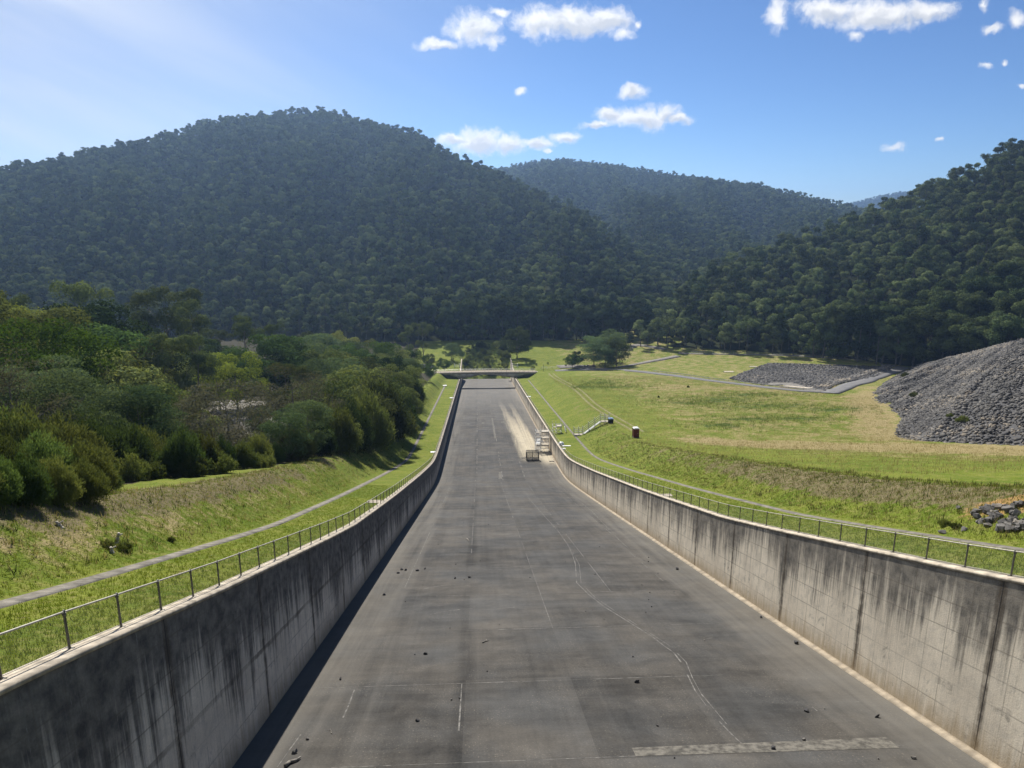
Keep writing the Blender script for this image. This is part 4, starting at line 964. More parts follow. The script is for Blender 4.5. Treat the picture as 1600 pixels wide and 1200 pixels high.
strip_ground('rock_track', px_xy([(1060,552),(1150,554),(1260,557),(1380,564),(1440,570)]), 3, .2, MT['gravel'])
strip_ground('car_park', [tuple(at_depth(px, k)[:2]) for px, k in ((310,246),(360,238),(405,226),(450,196),(470,172))], 24, .2, MT['gravel'])
strip_ground('car_park', px_xy([(640,572),(660,571),(672,576)]), 7, .2, MT['gravel'])
strip_ground('trampled_track', [st2xy(s, 33+.9*math.sin(s*.05)) for s in range(168, 372, 4)], 1.0, .03, simple('trampled_grass', (.20, .19, .085), .95, 0, .25, .7, .05))
strip_ground('trampled_track', [st2xy(s, 35.2+.9*math.sin(s*.05)) for s in range(168, 372, 4)], .9, .03, bpy.data.materials['trampled_grass'])
# crash barriers, posts with a rail, beside the access road
def barrier(line, off, label, gap=4.):
    P = []; acc_l = 0
    for a, b in zip(line[:-1], line[1:]):
        L = math.hypot(b[0]-a[0], b[1]-a[1]); n = max(1, int(round(L/gap))); nx, ny = -(b[1]-a[1])/L, (b[0]-a[0])/L
        for i in range(n): x, y = a[0]+(b[0]-a[0])*i/n+nx*off, a[1]+(b[1]-a[1])*i/n+ny*off; P.append(Vector((x, y, gz(x, y))))
    e = thing('crash_barrier', label, 'barrier', P[0]); o0 = Vector(P[0]); me = None
    for p in P:
        if me is None:
            mb = MB(); mb.box((0, 0, .35), (.16, .16, .9)); mb.box((0, 0, .83), (.20, .20, .06)); o = mb.build('post', MT['board'], e); me = o.data
        else: o = link(bpy.data.objects.new('post', me), e)
        o.location = p-o0
    mb = MB()
    for i, (a, b) in enumerate(zip(P[:-1], P[1:])):
        d = (b-a); mb.add([a-o0+Vector((0,0,.5)), b-o0+Vector((0,0,.5)), b-o0+Vector((0,0,.78)), a-o0+Vector((0,0,.78)),
                           a-o0+Vector((.05,.05,.5)), b-o0+Vector((.05,.05,.5)), b-o0+Vector((.05,.05,.78)), a-o0+Vector((.05,.05,.78))],
                          [(0,1,2,3),(7,6,5,4),(3,2,6,7),(0,4,5,1)])
    mb.build('guard_rail', MT['steel'], e); return e
barrier(acc[4:], 4.2, 'low crash barrier on posts along the far side of the access road')
barrier(ramp[1:], 4.6, 'short crash barrier at the rock side of the climbing road', 5.)
# ---------------------------------------------------------------- the bridge over the foot of the chute
def bridge():
    e = thing('road_bridge', 'flat concrete road bridge with an arched soffit across the end of the chute', 'bridge', (*st2xy(BR_S+3.5, 0), float(wall_z(BR_S))))
    o0 = np.array(e.location); zw = float(wall_z(BR_S))
    T0, T1 = -31., 27.
    def top(t): return zw + 3.25 - .0004*(t+2)**2
    def soff(t):
        a = abs(t)
        return top(t) - (1.15 + 1.75*sm(1, 15.2, a) if a <= 15.5 else 2.9 - 2.0*np.clip((a-15.5)/5.5, 0, 1))
    ts = np.linspace(T0, T1, 59)
    def shell(nm, s0, s1, zt, zb, mt):
        V, Q = [], []
        for t in ts:
            for (s, z) in ((s0, zb(t)), (s0, zt(t)), (s1, zt(t)), (s1, zb(t))):
                x, y = st2xy(s, t); V.append((x, y, z))
        for i in range(len(ts)-1):
            for j in range(4): Q.append((4*i+j, 4*i+4+j, 4*i+4+(j+1) % 4, 4*i+(j+1) % 4))
        for b in (0, 4*(len(ts)-1)): Q.append((b, b+1, b+2, b+3) if b == 0 else (b+3, b+2, b+1, b))
        link(bpy.data.objects.new(nm, np_mesh(nm, np.array(V)-o0, Q, mt)), e)
    shell('girder', BR_S+.3, BR_S+5.5, lambda t: top(t)-.3, lambda t: float(soff(t)), MT['lichen'])
    shell('deck', BR_S, BR_S+6, lambda t: top(t), lambda t: top(t)-.29, MT['kerb'])
    for s in (BR_S+.15, BR_S+5.8):
        mb = MB(); k = 0
        for t in np.arange(T0+.5, T1, 2.4):
            x, y = st2xy(s, t); p = Vector((x, y, top(t)))-Vector(o0); mb.tube(p, p+Vector((0,0,.95)), .045, .045, 5)
        for dz in (.5, .93):
            for a, b in zip(ts[:-1], ts[1:]):
                pa = Vector((*st2xy(s, a), top(a)+dz))-Vector(o0); pb = Vector((*st2xy(s, b), top(b)+dz))-Vector(o0); mb.tube(pa, pb, .04, .04, 5, False)
        mb.build('railing', MT['steel'] if s > BR_S+3 else MT['post'], e)
    for sg in (-1, 1):
        mb = MB()
        for t0, t1 in ((15.6, 28.),):
            V = []
            for s in (BR_S+5.0, BR_S+6.0):
                for t in (t0, t1):
                    x, y = st2xy(s, sg*t)
                    for z in (zw-2, top(sg*t)-.45): V.append(np.array((x, y, z))-o0)
            mb.add(V, [(0,2,3,1),(4,5,7,6),(0,1,5,4),(2,6,7,3),(1,3,7,5),(0,4,6,2)])
        mb.build('abutment', MT['lichen'], e)
bridge()
def rock_geo(rg, n, r=(.3, .7), flat=.62):
    """n angular blocks as verts (n,8,3) and 6 quads each"""
    base = np.array([(-1,-1,-1),(1,-1,-1),(1,1,-1),(-1,1,-1),(-1,-1,1),(1,-1,1),(1,1,1),(-1,1,1)], float)
    sz = (r[0]+(r[1]-r[0])*rg.random((n, 1, 1))**1.8*1.25)*rg.uniform(.55, 1.25, (n, 1, 3))*np.array((1, 1, flat))
    V = base[None]*sz; V = V*(1+rg.uniform(-.38, .22, V.shape)); V[:, 4:, :2] *= rg.uniform(.45, .95, (n, 1, 1))
    a = rg.uniform(0, 6.28, n); b = rg.normal(0, .45, n); ca, sa = np.cos(a)[:, None], np.sin(a)[:, None]; cb, sb = np.cos(b)[:, None], np.sin(b)[:, None]
    x, y, z = V[..., 0], V[..., 1], V[..., 2]; y, z = y*cb-z*sb, y*sb+z*cb; x, y = x*ca-y*sa, x*sa+y*ca
    return np.stack([x, y, z], -1)
RQ = np.array([(3,2,1,0),(4,5,6,7),(0,1,5,4),(1,2,6,5),(2,3,7,6),(3,0,4,7)])
def rubble(name, P, r, rg, label, flat=.62, tr=(0, 1)):
    n = len(P); V = rock_geo(rg, n, r, flat) + np.asarray(P)[:, None, :]
    Fq = (RQ[None]+np.arange(n)[:, None, None]*8).reshape(-1, 4); Pn = np.asarray(P); lowf = .5+.5*np.sin(Pn[:, 0]*.16+1.6*np.sin(Pn[:, 1]*.09))*np.sin(Pn[:, 1]*.11+Pn[:, 2]*.33); t = np.repeat(np.clip(rg.uniform(*tr, n)**1.2*(.35+1.1*lowf), 0, 1), 8)
    me = np_mesh(name, V.reshape(-1, 3), Fq, MT['rock'], False, {'tint': ('POINT', t)})
    return tag(link(bpy.data.objects.new(name, me)), label, 'rubble', None, 'stuff')
rgk = np.random.default_rng(21)
def rock_thing(p, r, label, group=None, name='rock', flat=.7, tint=None, cat='rock', mt=None):
    """a broken block: a cut and chipped convex lump"""
    pts = unit(rgk.normal(size=(16, 3)))*rgk.uniform(.75, 1.1, (16, 1))*np.array((1., rgk.uniform(.6, .95), flat))*r
    import bmesh
    bm = bmesh.new()
    for q in pts: bm.verts.new(tuple(q))
    res = bmesh.ops.convex_hull(bm, input=bm.verts)
    for v in [g for g in res['geom_interior'] if isinstance(g, bmesh.types.BMVert)]: bm.verts.remove(v)
    me = bpy.data.meshes.new(name); bm.to_mesh(me); bm.free(); me.materials.append(mt or MT['rock'])
    a = me.attributes.new('tint', 'FLOAT', 'POINT'); a.data.foreach_set('value', np.full(len(me.vertices), rgk.uniform(0, 1)**1.5 if tint is None else tint, np.float32))
    o = link(bpy.data.objects.new(name, me)); o.location = tuple(map(float, p)); o.rotation_euler = (0, 0, rgk.uniform(0, 6))
    return tag(o, label, cat, group)
# rock filled basin beyond the road
def in_poly(x, y, poly):
    c = False; n = len(poly)
    for i in range(n):
        x0, y0 = poly[i]; x1, y1 = poly[(i+1) % n]
        if (y0 > y) != (y1 > y) and x < (x1-x0)*(y-y0)/(y1-y0)+x0: c = not c
    return c
basin = px_xy([(1139,592),(1168,580),(1200,567.5),(1260,569.5),(1330,571.5),(1388,573),(1396,576.5),(1340,594),(1290,611.5),(1262,606),(1238,599),(1205,599),(1192,602)])
bx = [p[0] for p in basin]; by = [p[1] for p in basin]
bd = MB()
P = []
while len(P) < 16000:
    x, y = rgk.uniform(min(bx), max(bx)), rgk.uniform(min(by), max(by))
    if in_poly(x, y, basin): P.append((x, y, gz(x, y)+.1))
rubble('rubble', P, (.25, .62), rgk, 'grey rock fill of the basin beyond the access road', .7, (0, .75))
apron = px_xy([(1196,601.5),(1215,600),(1236,600.5),(1262,606.5),(1290,612)])
strip_ground('gravel_apron', apron, 9, .25, MT['gravel'])
pad = px_xy([(1224,604.5),(1266,608)])
strip_ground('concrete_slab', pad, 5, .33, MT['coping'], None, .2, 'pale concrete slab on the gravel beside the rock basin', 'slab')
P = []
for (a, b) in zip(ramp[1:-1], ramp[2:]):
    for _ in range(330):
        f = rgk.random(); L = math.hypot(b[0]-a[0], b[1]-a[1]); nx, ny = -(b[1]-a[1])/L, (b[0]-a[0])/L; o_ = rgk.uniform(5.4, 9.)
        x, y = a[0]+(b[0]-a[0])*f+nx*o_, a[1]+(b[1]-a[1])*f+ny*o_; P.append((x, y, gz(x, y)+.2))
rubble('rubble', P, (.35, .8), rgk, 'pale rock edging along the climbing road', .7, (.6, 1))
# the rock bank of the dam's toe on the right
bank_b = [hit(*p) for p in ((1434,573.5),(1402,585),(1378,600),(1360,615),(1378,634),(1405,656),(1440,690),(1520,694),(1600,697),(1750,704),(1900,712),(2100,722))]
bank_c = [ray(px, py)*k for px, py, k in ((1440,570.5,400),(1455,566.5,385),(1470,563,370),(1492,557,350),(1522,550,330),(1552,542,310),(1582,534.5,292),(1650,516,262),(1720,497,240),(1850,462,215),(2000,420,200),(2200,370,190))]
fine_t = np.linspace(0, len(bank_b)-1, 90)
Bb = np.stack([np.interp(fine_t, range(len(bank_b)), [p[i] for p in bank_b]) for i in range(3)], 1); Cc = np.stack([np.interp(fine_t, range(len(bank_c)), [p[i] for p in bank_c]) for i in range(3)], 1)
Bb[:, 2] -= .6
def bank_pt(i, w):
    i = np.clip(i, 0, len(fine_t)-1.001); j = int(i); f = i-j
    a = Bb[j]*(1-f)+Bb[j+1]*f; b = Cc[j]*(1-f)+Cc[j+1]*f; p = a+(b-a)*w; p[2] += (.8*math.sin(i*.35)+.5*math.sin(i*.9+w*7)+.35*math.sin(i*2.1-w*13))*math.sin(math.pi*min(1, max(0, w)))**.5; return p
rowsW = np.concatenate([np.linspace(0, 1, 12)])
Vb = [bank_pt(i, w) for i in range(len(fine_t)) for w in rowsW]
Vb2 = []
for i in range(len(fine_t)):
    row = Vb[i*12:(i+1)*12]; c_ = row[-1]; d = c_-row[0]; d[2] = 0; d = d/max(1e-6, np.linalg.norm(d))
    Vb2 += row + [c_+d*6+np.array((0,0,-.5)), c_+d*40+np.array((0,0,-22.))]
me = np_mesh('rock_bank', np.array(Vb2), grid_faces(len(fine_t), 14), MT['rock'], False, {'tint': ('POINT', np.full(len(Vb2), .12))})
tag(link(bpy.data.objects.new('rock_bank', me)), kind='structure')
P, TT = [], []
seg = np.linalg.norm(np.diff(Bb, axis=0), axis=1); wt_ = np.concatenate([seg*np.linalg.norm((Cc-Bb)[:-1], axis=1)]); cdf = np.cumsum(wt_)/wt_.sum()
for _ in range(60000):
    i = int(np.searchsorted(cdf, rgk.random())); P.append(bank_pt(i+rgk.random(), rgk.random()*1.01 if rgk.random() < .96 else -abs(rgk.normal(0, .04)))+np.array((0, 0, .12)))
P = np.array(P); P = P[P[:, 0] < .86*P[:, 1]]
rubble('rubble', P, (.16, .46), rgk, 'broken grey rock covering the dam bank on the right', .7)
# the largest blocks along its near foot are blocks of their own
cnt = 0
for i in np.linspace(28, 74, 150):
    w = rgk.uniform(0, .16); p = bank_pt(i+rgk.normal(0, .3), w)
    if p[0] > .8*p[1]: continue
    rock_thing(p+np.array((0, 0, .35)), rgk.uniform(.25, .55), 'block of broken rock along the foot of the rock bank', 'blocks along the foot of the rock bank')
_bk = BVHTree.FromPolygons([tuple(v) for v in np.array(Vb2).tolist()], grid_faces(len(fine_t), 14).tolist())
for px, py, H, lb in ((1504, 661, 1.7, 'green shrub growing among the grey rocks low on the bank'), (1428, 620, 1.8, 'small shrub on the left part of the rock bank'), (1415, 590, 2.4, 'small shrub high on the rock bank near the road'), (1484, 652, 1., 'tiny grey green shrub on the rock bank left of the green one')):
    h = _bk.ray_cast(Vector((0, 0, 0)), Vector(ray(px, py)).normalized())[0]
    if h is not None: plant('tea_small', h, H, lb, None, 1.4, .0)
# heap of blocks by the fence, lower right
HEAP = px_xy([(1516,806),(1530,796),(1552,794),(1600,790),(1660,796),(1690,812),(1660,838),(1600,836),(1562,834),(1534,826)])
hx = [p[0] for p in HEAP]; hy = [p[1] for p in HEAP]; n = 0
while n < 150:
    x, y = rgk.uniform(min(hx), max(hx)), rgk.uniform(min(hy), max(hy))
    if not in_poly(x, y, HEAP): continue
    rock_thing((x, y, gz(x, y)+rgk.uniform(.03, .22)), rgk.uniform(.16, .42), 'grey block in the tumbled rock heap on the grass slope behind the right fence', 'blocks of the rock heap behind the right fence', tint=rgk.uniform(.2, .95)); n += 1
for px, py, r, lb in ((1472,834,.3,'lone dark rock lying on the grass left of the rock heap'), (1505,832,.32,'flat grey slab of rock on the grass left of the rock heap'), (1498,798,.24,'rock stuck in the ochre cut above the heap')):
    h = hit(px, py); rock_thing((h[0], h[1], gz(h[0], h[1])+.08), r, lb, flat=.5, tint=.45)
# ---------------------------------------------------------------- loose stones and sticks on the chute
stone_l = ['dark stone lying alone on the chute floor, largest near the right wall', ]
def on_floor(px, py): s, t = chute_hit(px, py); x, y = st2xy(s, t); return np.array((x, y, float(floor_z(s))+.012))
for px, py, r, lb, tn in ((1369,1121,.17,'largest dark stone near the right wall foot','d'), (1260,1112,.15,'dark flat stone in line with the large one by the right wall','d'), (1208,1173,.13,'dark stone on the pale patch strip','d'), (1256,1160,.10,'small tan stone just above the pale patch strip','l'), (995,1068,.17,'dark stone on the long joint right of the middle','d'), (665,1023,.15,'dark square stone alone left of the middle','d'), (652,1128,.12,'dark stone low on the left half of the floor','d'),
                     (1058,890,.22,'dark stone at the foot of the far right slabs','d'), (628,891,.2,'largest stone of the small cluster left of the middle','d'), (634,892,.17,'second stone of the small cluster left of the middle','d'), (622,896,.17,'pale stone beside the small cluster','l'), (652,892,.18,'dark stone right of the small cluster','d'), (664,890,.17,'dark stone farthest right of the small cluster','d'), (733,903,.2,'pale and dark stone beside the dark water mark','l'), (711,904,.15,'small dark stone left of the dark water mark','d'),
                     (1427,1186,.12,'speckled stone in the bottom right corner of the floor','l'), (461,1178,.17,'cream stone above the broken stick','l'), (480,1156,.12,'small cream stone near the left shade','l'), (1244,1006,.2,'dark stone by the right footing kerb','d'), (1189,966,.16,'small dark stone by the right footing kerb','d'), (600,930,.16,'stone at the edge of the left wall shade','d'), (532,1064,.13,'dark stone at the edge of the shade, lower left','d')):
    p = on_floor(px, py); rock_thing(p+np.array((0, 0, r*.35)), r, lb, None, 'stone', .7, .02 if tn == 'd' else .8, 'stone')
for k in range(64):
    s = rgk.uniform(20, 95); t = rgk.uniform(-11.5, 12.5); x, y = st2xy(s, t)
    r = rgk.uniform(.04, .085); rock_thing((x, y, float(floor_z(s))+.01+r*.35), r, 'small loose stone scattered on the chute floor', 'small loose stones on the chute floor', 'stone', .7, rgk.choice([.0, .05, .1, .8]), 'stone')
def stick(name, label, a, b, r, mt, fork=False):
    pa, pb = Vector(on_floor(*a)), Vector(on_floor(*b)); pa.z += r*.8; pb.z += r*.8
    e = pa; mb = MB(); q = pb-pa; side = Vector((-q.y, q.x, 0)).normalized()
    pts = [Vector((0, 0, 0)), q*.35+side*r*.8, q*.7-side*r*.5, q]
    for i in range(3): mb.tube(pts[i], pts[i+1], r*(1-.2*i), r*(1-.2*(i+1)), 8)
    if fork: mb.tube(pts[2], pts[2]+side*q.length*.35+q*.2, r*.5, r*.25, 6)
    o = mb.build(name, mt, None, True); o.location = e; return tag(o, label, 'stick')
stick('broken_branch', 'thick broken branch lying on the chute floor in the bottom left', (446,1199), (470,1187), .085, MT['palebark'])
stick('twig', 'forked twig on the floor near the left shade edge', (519,1149), (516,1141), .02, MT['palebark'], True)
stick('twig', 'short splintered twig in the middle of the floor', (754,1005), (764,1002), .04, MT['palebark'], True)
stick('twig', 'short pale stick farther up the middle of the floor', (729,842), (733,846), .05, MT['palebark'])
# white stumps and dead wood on the left slope
for (px, py, h, lean, lb) in ((181,848,.75,.35,'bleached leaning stump on the left slope beside a low bush'), (176,866,.4,-.1,'short bleached stump below the leaning one'), (99,826,.55,-.6,'bleached broken branch sticking out of the shaded slope')):
    p = hit(px, py); mb = MB(); c = Vector((0, 0, -.1)); d = Vector((lean, -.1, 1)).normalized()
    pts = [c+d*h*q+Vector((.05*math.sin(q*9), 0, 0)) for q in (0, .35, .7, 1)]
    for i in range(3): mb.tube(pts[i], pts[i+1], .12-.02*i, .1-.02*i, 7)
    mb.tube(pts[2], pts[2]+Vector((.2, .1, .12)), .05, .03, 6)
    o = mb.build('dead_stump', simple('bleached_wood', (.48, .43, .36), .9, 0, .35, 6.) if 'bleached_wood' not in bpy.data.materials else bpy.data.materials['bleached_wood'], None, True)
    o.location = (p[0], p[1], gz(p[0], p[1])); tag(o, lb, 'stump')
def plant_at(kind, px, py, H, lb, wf=1., gr=None):
    p = hit(px, py); plant(kind, (p[0], p[1], gz(p[0], p[1])), H, lb, gr, wf, .05)
plant_at('tea_small', 192, 862, .6, 'low bush beside the bleached stumps on the left slope', 1.3)
plant_at('tea_small', 167, 856, .45, 'dark low bush left of the bleached stumps', 1.3)
plant_at('tea_small', 267, 848, .35, 'small dark tussock on the lower left slope', 1.3)
plant_at('tea_small', 1476, 822, .45, 'low bush at the left end of the rock heap', 1.6)
plant_at('tea_small', 1494, 826, .4, 'brownish low bush between the rock heap and the lone rock', 1.6)
# ---------------------------------------------------------------- work site: stair towers, walkway, cage, toilet, bin
def frame_axes(): return Vector((CA, SA, 0)), Vector((-SA, CA, 0))       # across (t), along (s)
AX_T, AX_S = frame_axes()
def scaffold_tower(label, s0, t0, zb, ds, dt, H, lift, stairs=True, top_rail=1.1):
    x, y = st2xy(s0, t0); e = thing('scaffold_tower', label, 'scaffold', (x, y, zb), math.atan2(SA, CA))
    def P(a, b, z): return Vector((a, b, z))                              # a along t, b along s (object turned with the chute)
    me = None
    bays = (0, dt*.42, dt)
    for a in bays:
        for b in (0, ds):
            mb = MB(); mb.tube((0,0,.0), (0,0,H+top_rail), .055, .055, 6); mb.box((0,0,.01), (.22,.22,.04))
            o = mb.build('standard', MT['steel'], e) if me is None else link(bpy.data.objects.new('standard', me), e); me = o.data; o.location = P(a, b, 0)
    z = .25; k = 0
    while z < H+top_rail+.05:
        mb = MB()
        for b in (0, ds): mb.tube(P(-.1, b, z), P(dt+.1, b, z), .045, .045, 6)
        for a in bays: mb.tube(P(a, -.1, z), P(a, ds+.1, z), .045, .045, 6)
        mb.build('ledger', MT['steel'], e); z += lift*.5; k += 1
    z = lift; up = True
    while z <= H+.05:
        mb = MB(); mb.box(P(dt*.71, ds/2, z), (dt*.58, ds, .07)); mb.box(P(dt*.21, ds*(.12 if up else .88), z), (dt*.42, ds*.24, .07)); mb.build('platform', MT['board'], e)
        mb = MB(); mb.box(P(dt*.71, .02, z+.12), (dt*.56, .04, .18)); mb.build('toe_board', MT['board'], e)
        z += lift; up = not up
    if stairs:
        z = 0; up = True
        while z+lift <= H+.05:
            mb = MB(); b0, b1 = (ds*.15, ds*.85) if up else (ds*.85, ds*.15)
            for a in (.12, dt*.42-.12): mb.tube(P(a, b0, z), P(a, b1, z+lift), .05, .05, 5)
            for q in range(8):
                f = (q+.5)/8; mb.box(P(dt*.21, b0+(b1-b0)*f, z+lift*f), (dt*.42-.24, .24, .045))
            mb.build('stair_flight', MT['steel'], e); z += lift; up = not up
    mb = MB(); z = .25
    while z+lift <= H+.3:
        mb.tube(P(dt*.42, -.03, z), P(dt, -.03, z+lift), .04, .04, 5); mb.tube(P(dt, ds+.03, z), P(dt*.42, ds+.03, z+lift), .04, .04, 5); z += lift
    mb.build('brace', MT['steel'], e); return e
S0 = chute_hit(849, 705)[0]
scaffold_tower('tall steel stair tower standing in the chute against the right wall', S0-1.2, 10.9, float(floor_z(S0)), 2.5, 3.7, 5.9, 1.95)
scaffold_tower('lower steel scaffold on the grass behind the right wall', S0+.2, 15.9, float(wall_z(S0))-.15, 2.4, 2.4, 1.9, 1.9, False)
# hooped ladder end on the grass
xx, yy = st2xy(S0+1.2, 18.9); e = thing('hooped_ladder', 'hooped ladder with curved handrails on the grass beside the lower scaffold', 'ladder', (xx, yy, gz(xx, yy)), math.atan2(SA, CA))
for b in (0, .8):
    mb = MB(); mb.path([(-.6, b, 1.9), (-.2, b, 2.25), (.35, b, 2.1), (.75, b, 1.4), (.9, b, 0)], .05); mb.build('handrail', MT['steel'], e)
mb = MB()
for q in range(6): mb.box((.45+.08*q, .4, 1.7-.3*q), (.22, .8, .05))
mb.build('tread', MT['steel'], e)
def walkway():
    A = hit(898, 682); sA, tA = xy2st(A[0], A[1])
    x, y = st2xy(sA, DRAIN-.3); z0 = gz(x, y); xe, ye = st2xy(sA, 30.5); z1 = gz(xe, ye)
    e = thing('walkway_stair', 'steel stair and railed walkway climbing the grass bank from the drain to the black bin', 'stairs', (x, y, z0), math.atan2(SA, CA))
    prof = [(0, .35), (2.4, .38), (7.2, z1-z0+.3), (9.6, z1-z0+.35)]
    def H(a): return float(np.interp(a, [p[0] for p in prof], [p[1] for p in prof]))
    W2 = 1.25
    for nm, a0, a1 in (('landing', 0, 2.4), ('landing', 7.2, 9.6)):
        mb = MB(); mb.box(((a0+a1)/2, W2/2, H((a0+a1)/2)), (a1-a0, W2, .08)); mb.build(nm, MT['board'], e)
    mb = MB()
    for q in range(16):
        a = 2.4+4.8*(q+.5)/16; mb.box((a, W2/2, H(a)), (.34, W2-.1, .05))
    mb.build('tread', MT['steel'], e)
    for b in (0, W2):
        mb = MB()
        for p, q in zip(prof[:-1], prof[1:]): mb.tube((p[0], b, p[1]-.05), (q[0], b, q[1]-.05), .07, .07, 6)
        mb.build('stringer', MT['steel'], e)
        mb = MB()
        for dz in (.55, 1.1, 1.65):
            for p, q in zip(prof[:-1], prof[1:]): mb.tube((p[0], b, p[1]+dz), (q[0], b, q[1]+dz), .04, .04, 6)
        mb.build('handrail', MT['steel'], e)
        for a in (0, 1.3, 2.4, 4.0, 5.6, 7.2, 8.4, 9.6):
            gx0, gy0 = st2xy(sA+b, DRAIN-.3+a); zz = gz(gx0, gy0)-z0
            mb = MB(); mb.tube((a, b, zz-.1), (a, b, H(a)+2.1), .055, .055, 6); mb.tube((a, b, H(a)+2.1), (a, b, H(a)+2.2), .09, .09, 6); mb.build('post', MT['steel'], e)
    return e
walkway()
def cage():
    p = on_floor(832, 719); e = thing('work_cage', 'dark steel mesh cage standing on the chute floor below the stair tower', 'cage', p, math.atan2(SA, CA))
    w, d, h = 3.3, 1.7, 2.5
    mb = MB()
    for x in (-w/2, w/2):
        for y in (-d/2, d/2): mb.tube((x, y, 0), (x, y, h), .06, .06, 6)
    mb.tube((-.1, -d/2, 0), (-.1, -d/2, h+.45), .05, .05, 6)
    for z in (.35, h):
        for y in (-d/2, d/2): mb.tube((-w/2, y, z), (w/2, y, z), .06, .06, 6)
        for x in (-w/2, w/2): mb.tube((x, -d/2, z), (x, d/2, z), .06, .06, 6)
    mb.build('frame', MT['post'], e)
    for (nm, x0, x1, y) in (('mesh_panel', -w/2, w/2, -d/2), ('mesh_panel', -w/2, w/2, d/2)):
        mb = MB()
        for x in np.arange(x0+.1, x1, .14): mb.box((x, y, (h+.35)/2), (.07, .03, h-.35))
        for z in np.arange(.5, h, .3): mb.box(((x0+x1)/2, y+.02, z), (x1-x0, .03, .05))
        mb.build(nm, MT['darkmesh'], e)
    for x in (-w/2, w/2):
        mb = MB()
        for y in np.arange(-d/2+.1, d/2, .16): mb.box((x, y, (h+.35)/2), (.03, .06, h-.35))
        mb.build('mesh_panel', MT['darkmesh'], e)
    mb = MB(); mb.box((0, 0, .3), (w, d, .08)); mb.build('floor_board', MT['board'], e)
    for y in (-d/2+.1, d/2-.1):
        mb = MB(); mb.box((0, y, .08), (w+.5, .16, .16)); mb.build('skid', MT['board'], e)
cage()
def plank(label, s, t, L, rz=0., name='plank', mt='darkmesh', dims=(.28, .09)):
    x, y = st2xy(s, t); mb = MB(); mb.box((0, 0, dims[1]/2), (L, dims[0], dims[1])); mb.box((-L*.3, 0, -.03), (.1, dims[0]*1.3, .1)); mb.box((L*.3, 0, -.03), (.1, dims[0]*1.3, .1))
    o = mb.build(name, MT[mt]); o.location = (x, y, float(floor_z(s))+.09); o.rotation_euler = (0, 0, math.atan2(SA, CA)+rz); tag(o, label, 'plank')
s1, t1 = chute_hit(862, 721.5); plank('farther of two short planks on the floor by the right wall', s1, t1, 1.3)
s1, t1 = chute_hit(862, 725); plank('nearer of two short planks on the floor by the right wall', s1, t1, 1.3, .05, mt='board')
s1, t1 = chute_hit(819, 716); plank('long plank lying beside the left of the dark cage', s1, t1, 1.5, .1)
def portable_toilet():
    p = hit(993, 683.5); e = thing('portable_toilet', 'dark red portable toilet with a white roof on the meadow', 'toilet', (p[0], p[1], gz(p[0], p[1])), .12)
    red = simple('dark_red_plastic', (.13, .028, .022), .5, 0, .2, 4.)
    mb = MB(); mb.box((0, 0, .12), (1.35, 1.35, .2)); mb.box((-.55, -.75, .05), (.5, .4, .1)); mb.build('skid_base', MT['darkmesh'], e)
    mb = MB(); mb.box((0, 0, 1.22), (1.2, 1.2, 2.0))
    for x in (-.6, .6):
        for y in (-.6, .6): mb.box((x, y, 1.22), (.1, .1, 2.02))
    mb.build('cabin', red, e)
    mb = MB(); mb.box((0, -.63, 1.2), (.8, .05, 1.8)); d = mb.build('door', red, e)
    mb = MB(); mb.box((.3, -.67, 1.15), (.06, .05, .2)); mb.build('handle', MT['steel'], d)
    mb = MB(); mb.box((0, 0, 2.3), (1.32, 1.32, .14)); mb.box((0, 0, 2.44), (1.2, 1.2, .16), None, 0, .72); mb.build('roof', MT['white'], e)
    mb = MB(); mb.tube((.45, .45, 2.3), (.45, .45, 2.75), .06, .06, 8); mb.build('vent_pipe', MT['steel'], e)
portable_toilet()
def bin_():
    p = hit(954, 661.5); e = thing('rubbish_bin', 'black bin with a pale blue lid at the top of the walkway stair', 'bin', (p[0], p[1], gz(p[0], p[1])), .2)
    blk = simple('black_plastic', (.018, .02, .024), .5, 0, .2, 4.); blu = simple('blue_lid', (.22, .33, .48), .5, 0, .15, 4.)
    mb = MB(); mb.box((0, 0, .68), (1.15, 1.0, 1.2), None, 0, 1.12); mb.box((0, -.6, 1.15), (1.2, .08, .1)); mb.build('body', blk, e)
    mb = MB(); mb.box((0, 0, 1.33), (1.34, 1.18, .09)); mb.box((0, .1, 1.43), (1.25, .85, .14), None, 0, .8); mb.build('lid', blu, e)
    for x in (-.45, .45):
        mb = MB(); mb.tube((x-.05, .35, .1), (x+.05, .35, .1), .1, .1, 10); mb.build('wheel', blk, e)
bin_()
def lump(label, name, px, py, dims, mt, cat, seed):
    p = hit(px, py); rg = np.random.default_rng(seed); mb = MB(); n, m = 14, 7; V = []
    for j in range(m):
        v = j/(m-1); r = math.cos(v*1.45)**.5
        for i in range(n):
            a = 6.283*i/n; q = 1+.16*math.sin(3*a+seed)+rg.normal(0, .05); V.append((dims[0]/2*r*q*math.cos(a), dims[1]/2*r*q*math.sin(a), dims[2]*v*(1+.12*math.sin(2*a+seed))))
    Fs = [(j*n+i, j*n+(i+1) % n, (j+1)*n+(i+1) % n, (j+1)*n+i) for j in range(m-1) for i in range(n)] + [tuple((m-1)*n+i for i in range(n))]
    mb.add(V, Fs); o = mb.build(name, MT[mt], None, True); o.location = (p[0], p[1], gz(p[0], p[1])); return tag(o, label, cat)
lump('crumpled white sheet bundled on the grass behind the right wall', 'sheet_bundle', 876.5, 695.5, (1.5, 1.9, .85), 'white', 'sheet', 2)
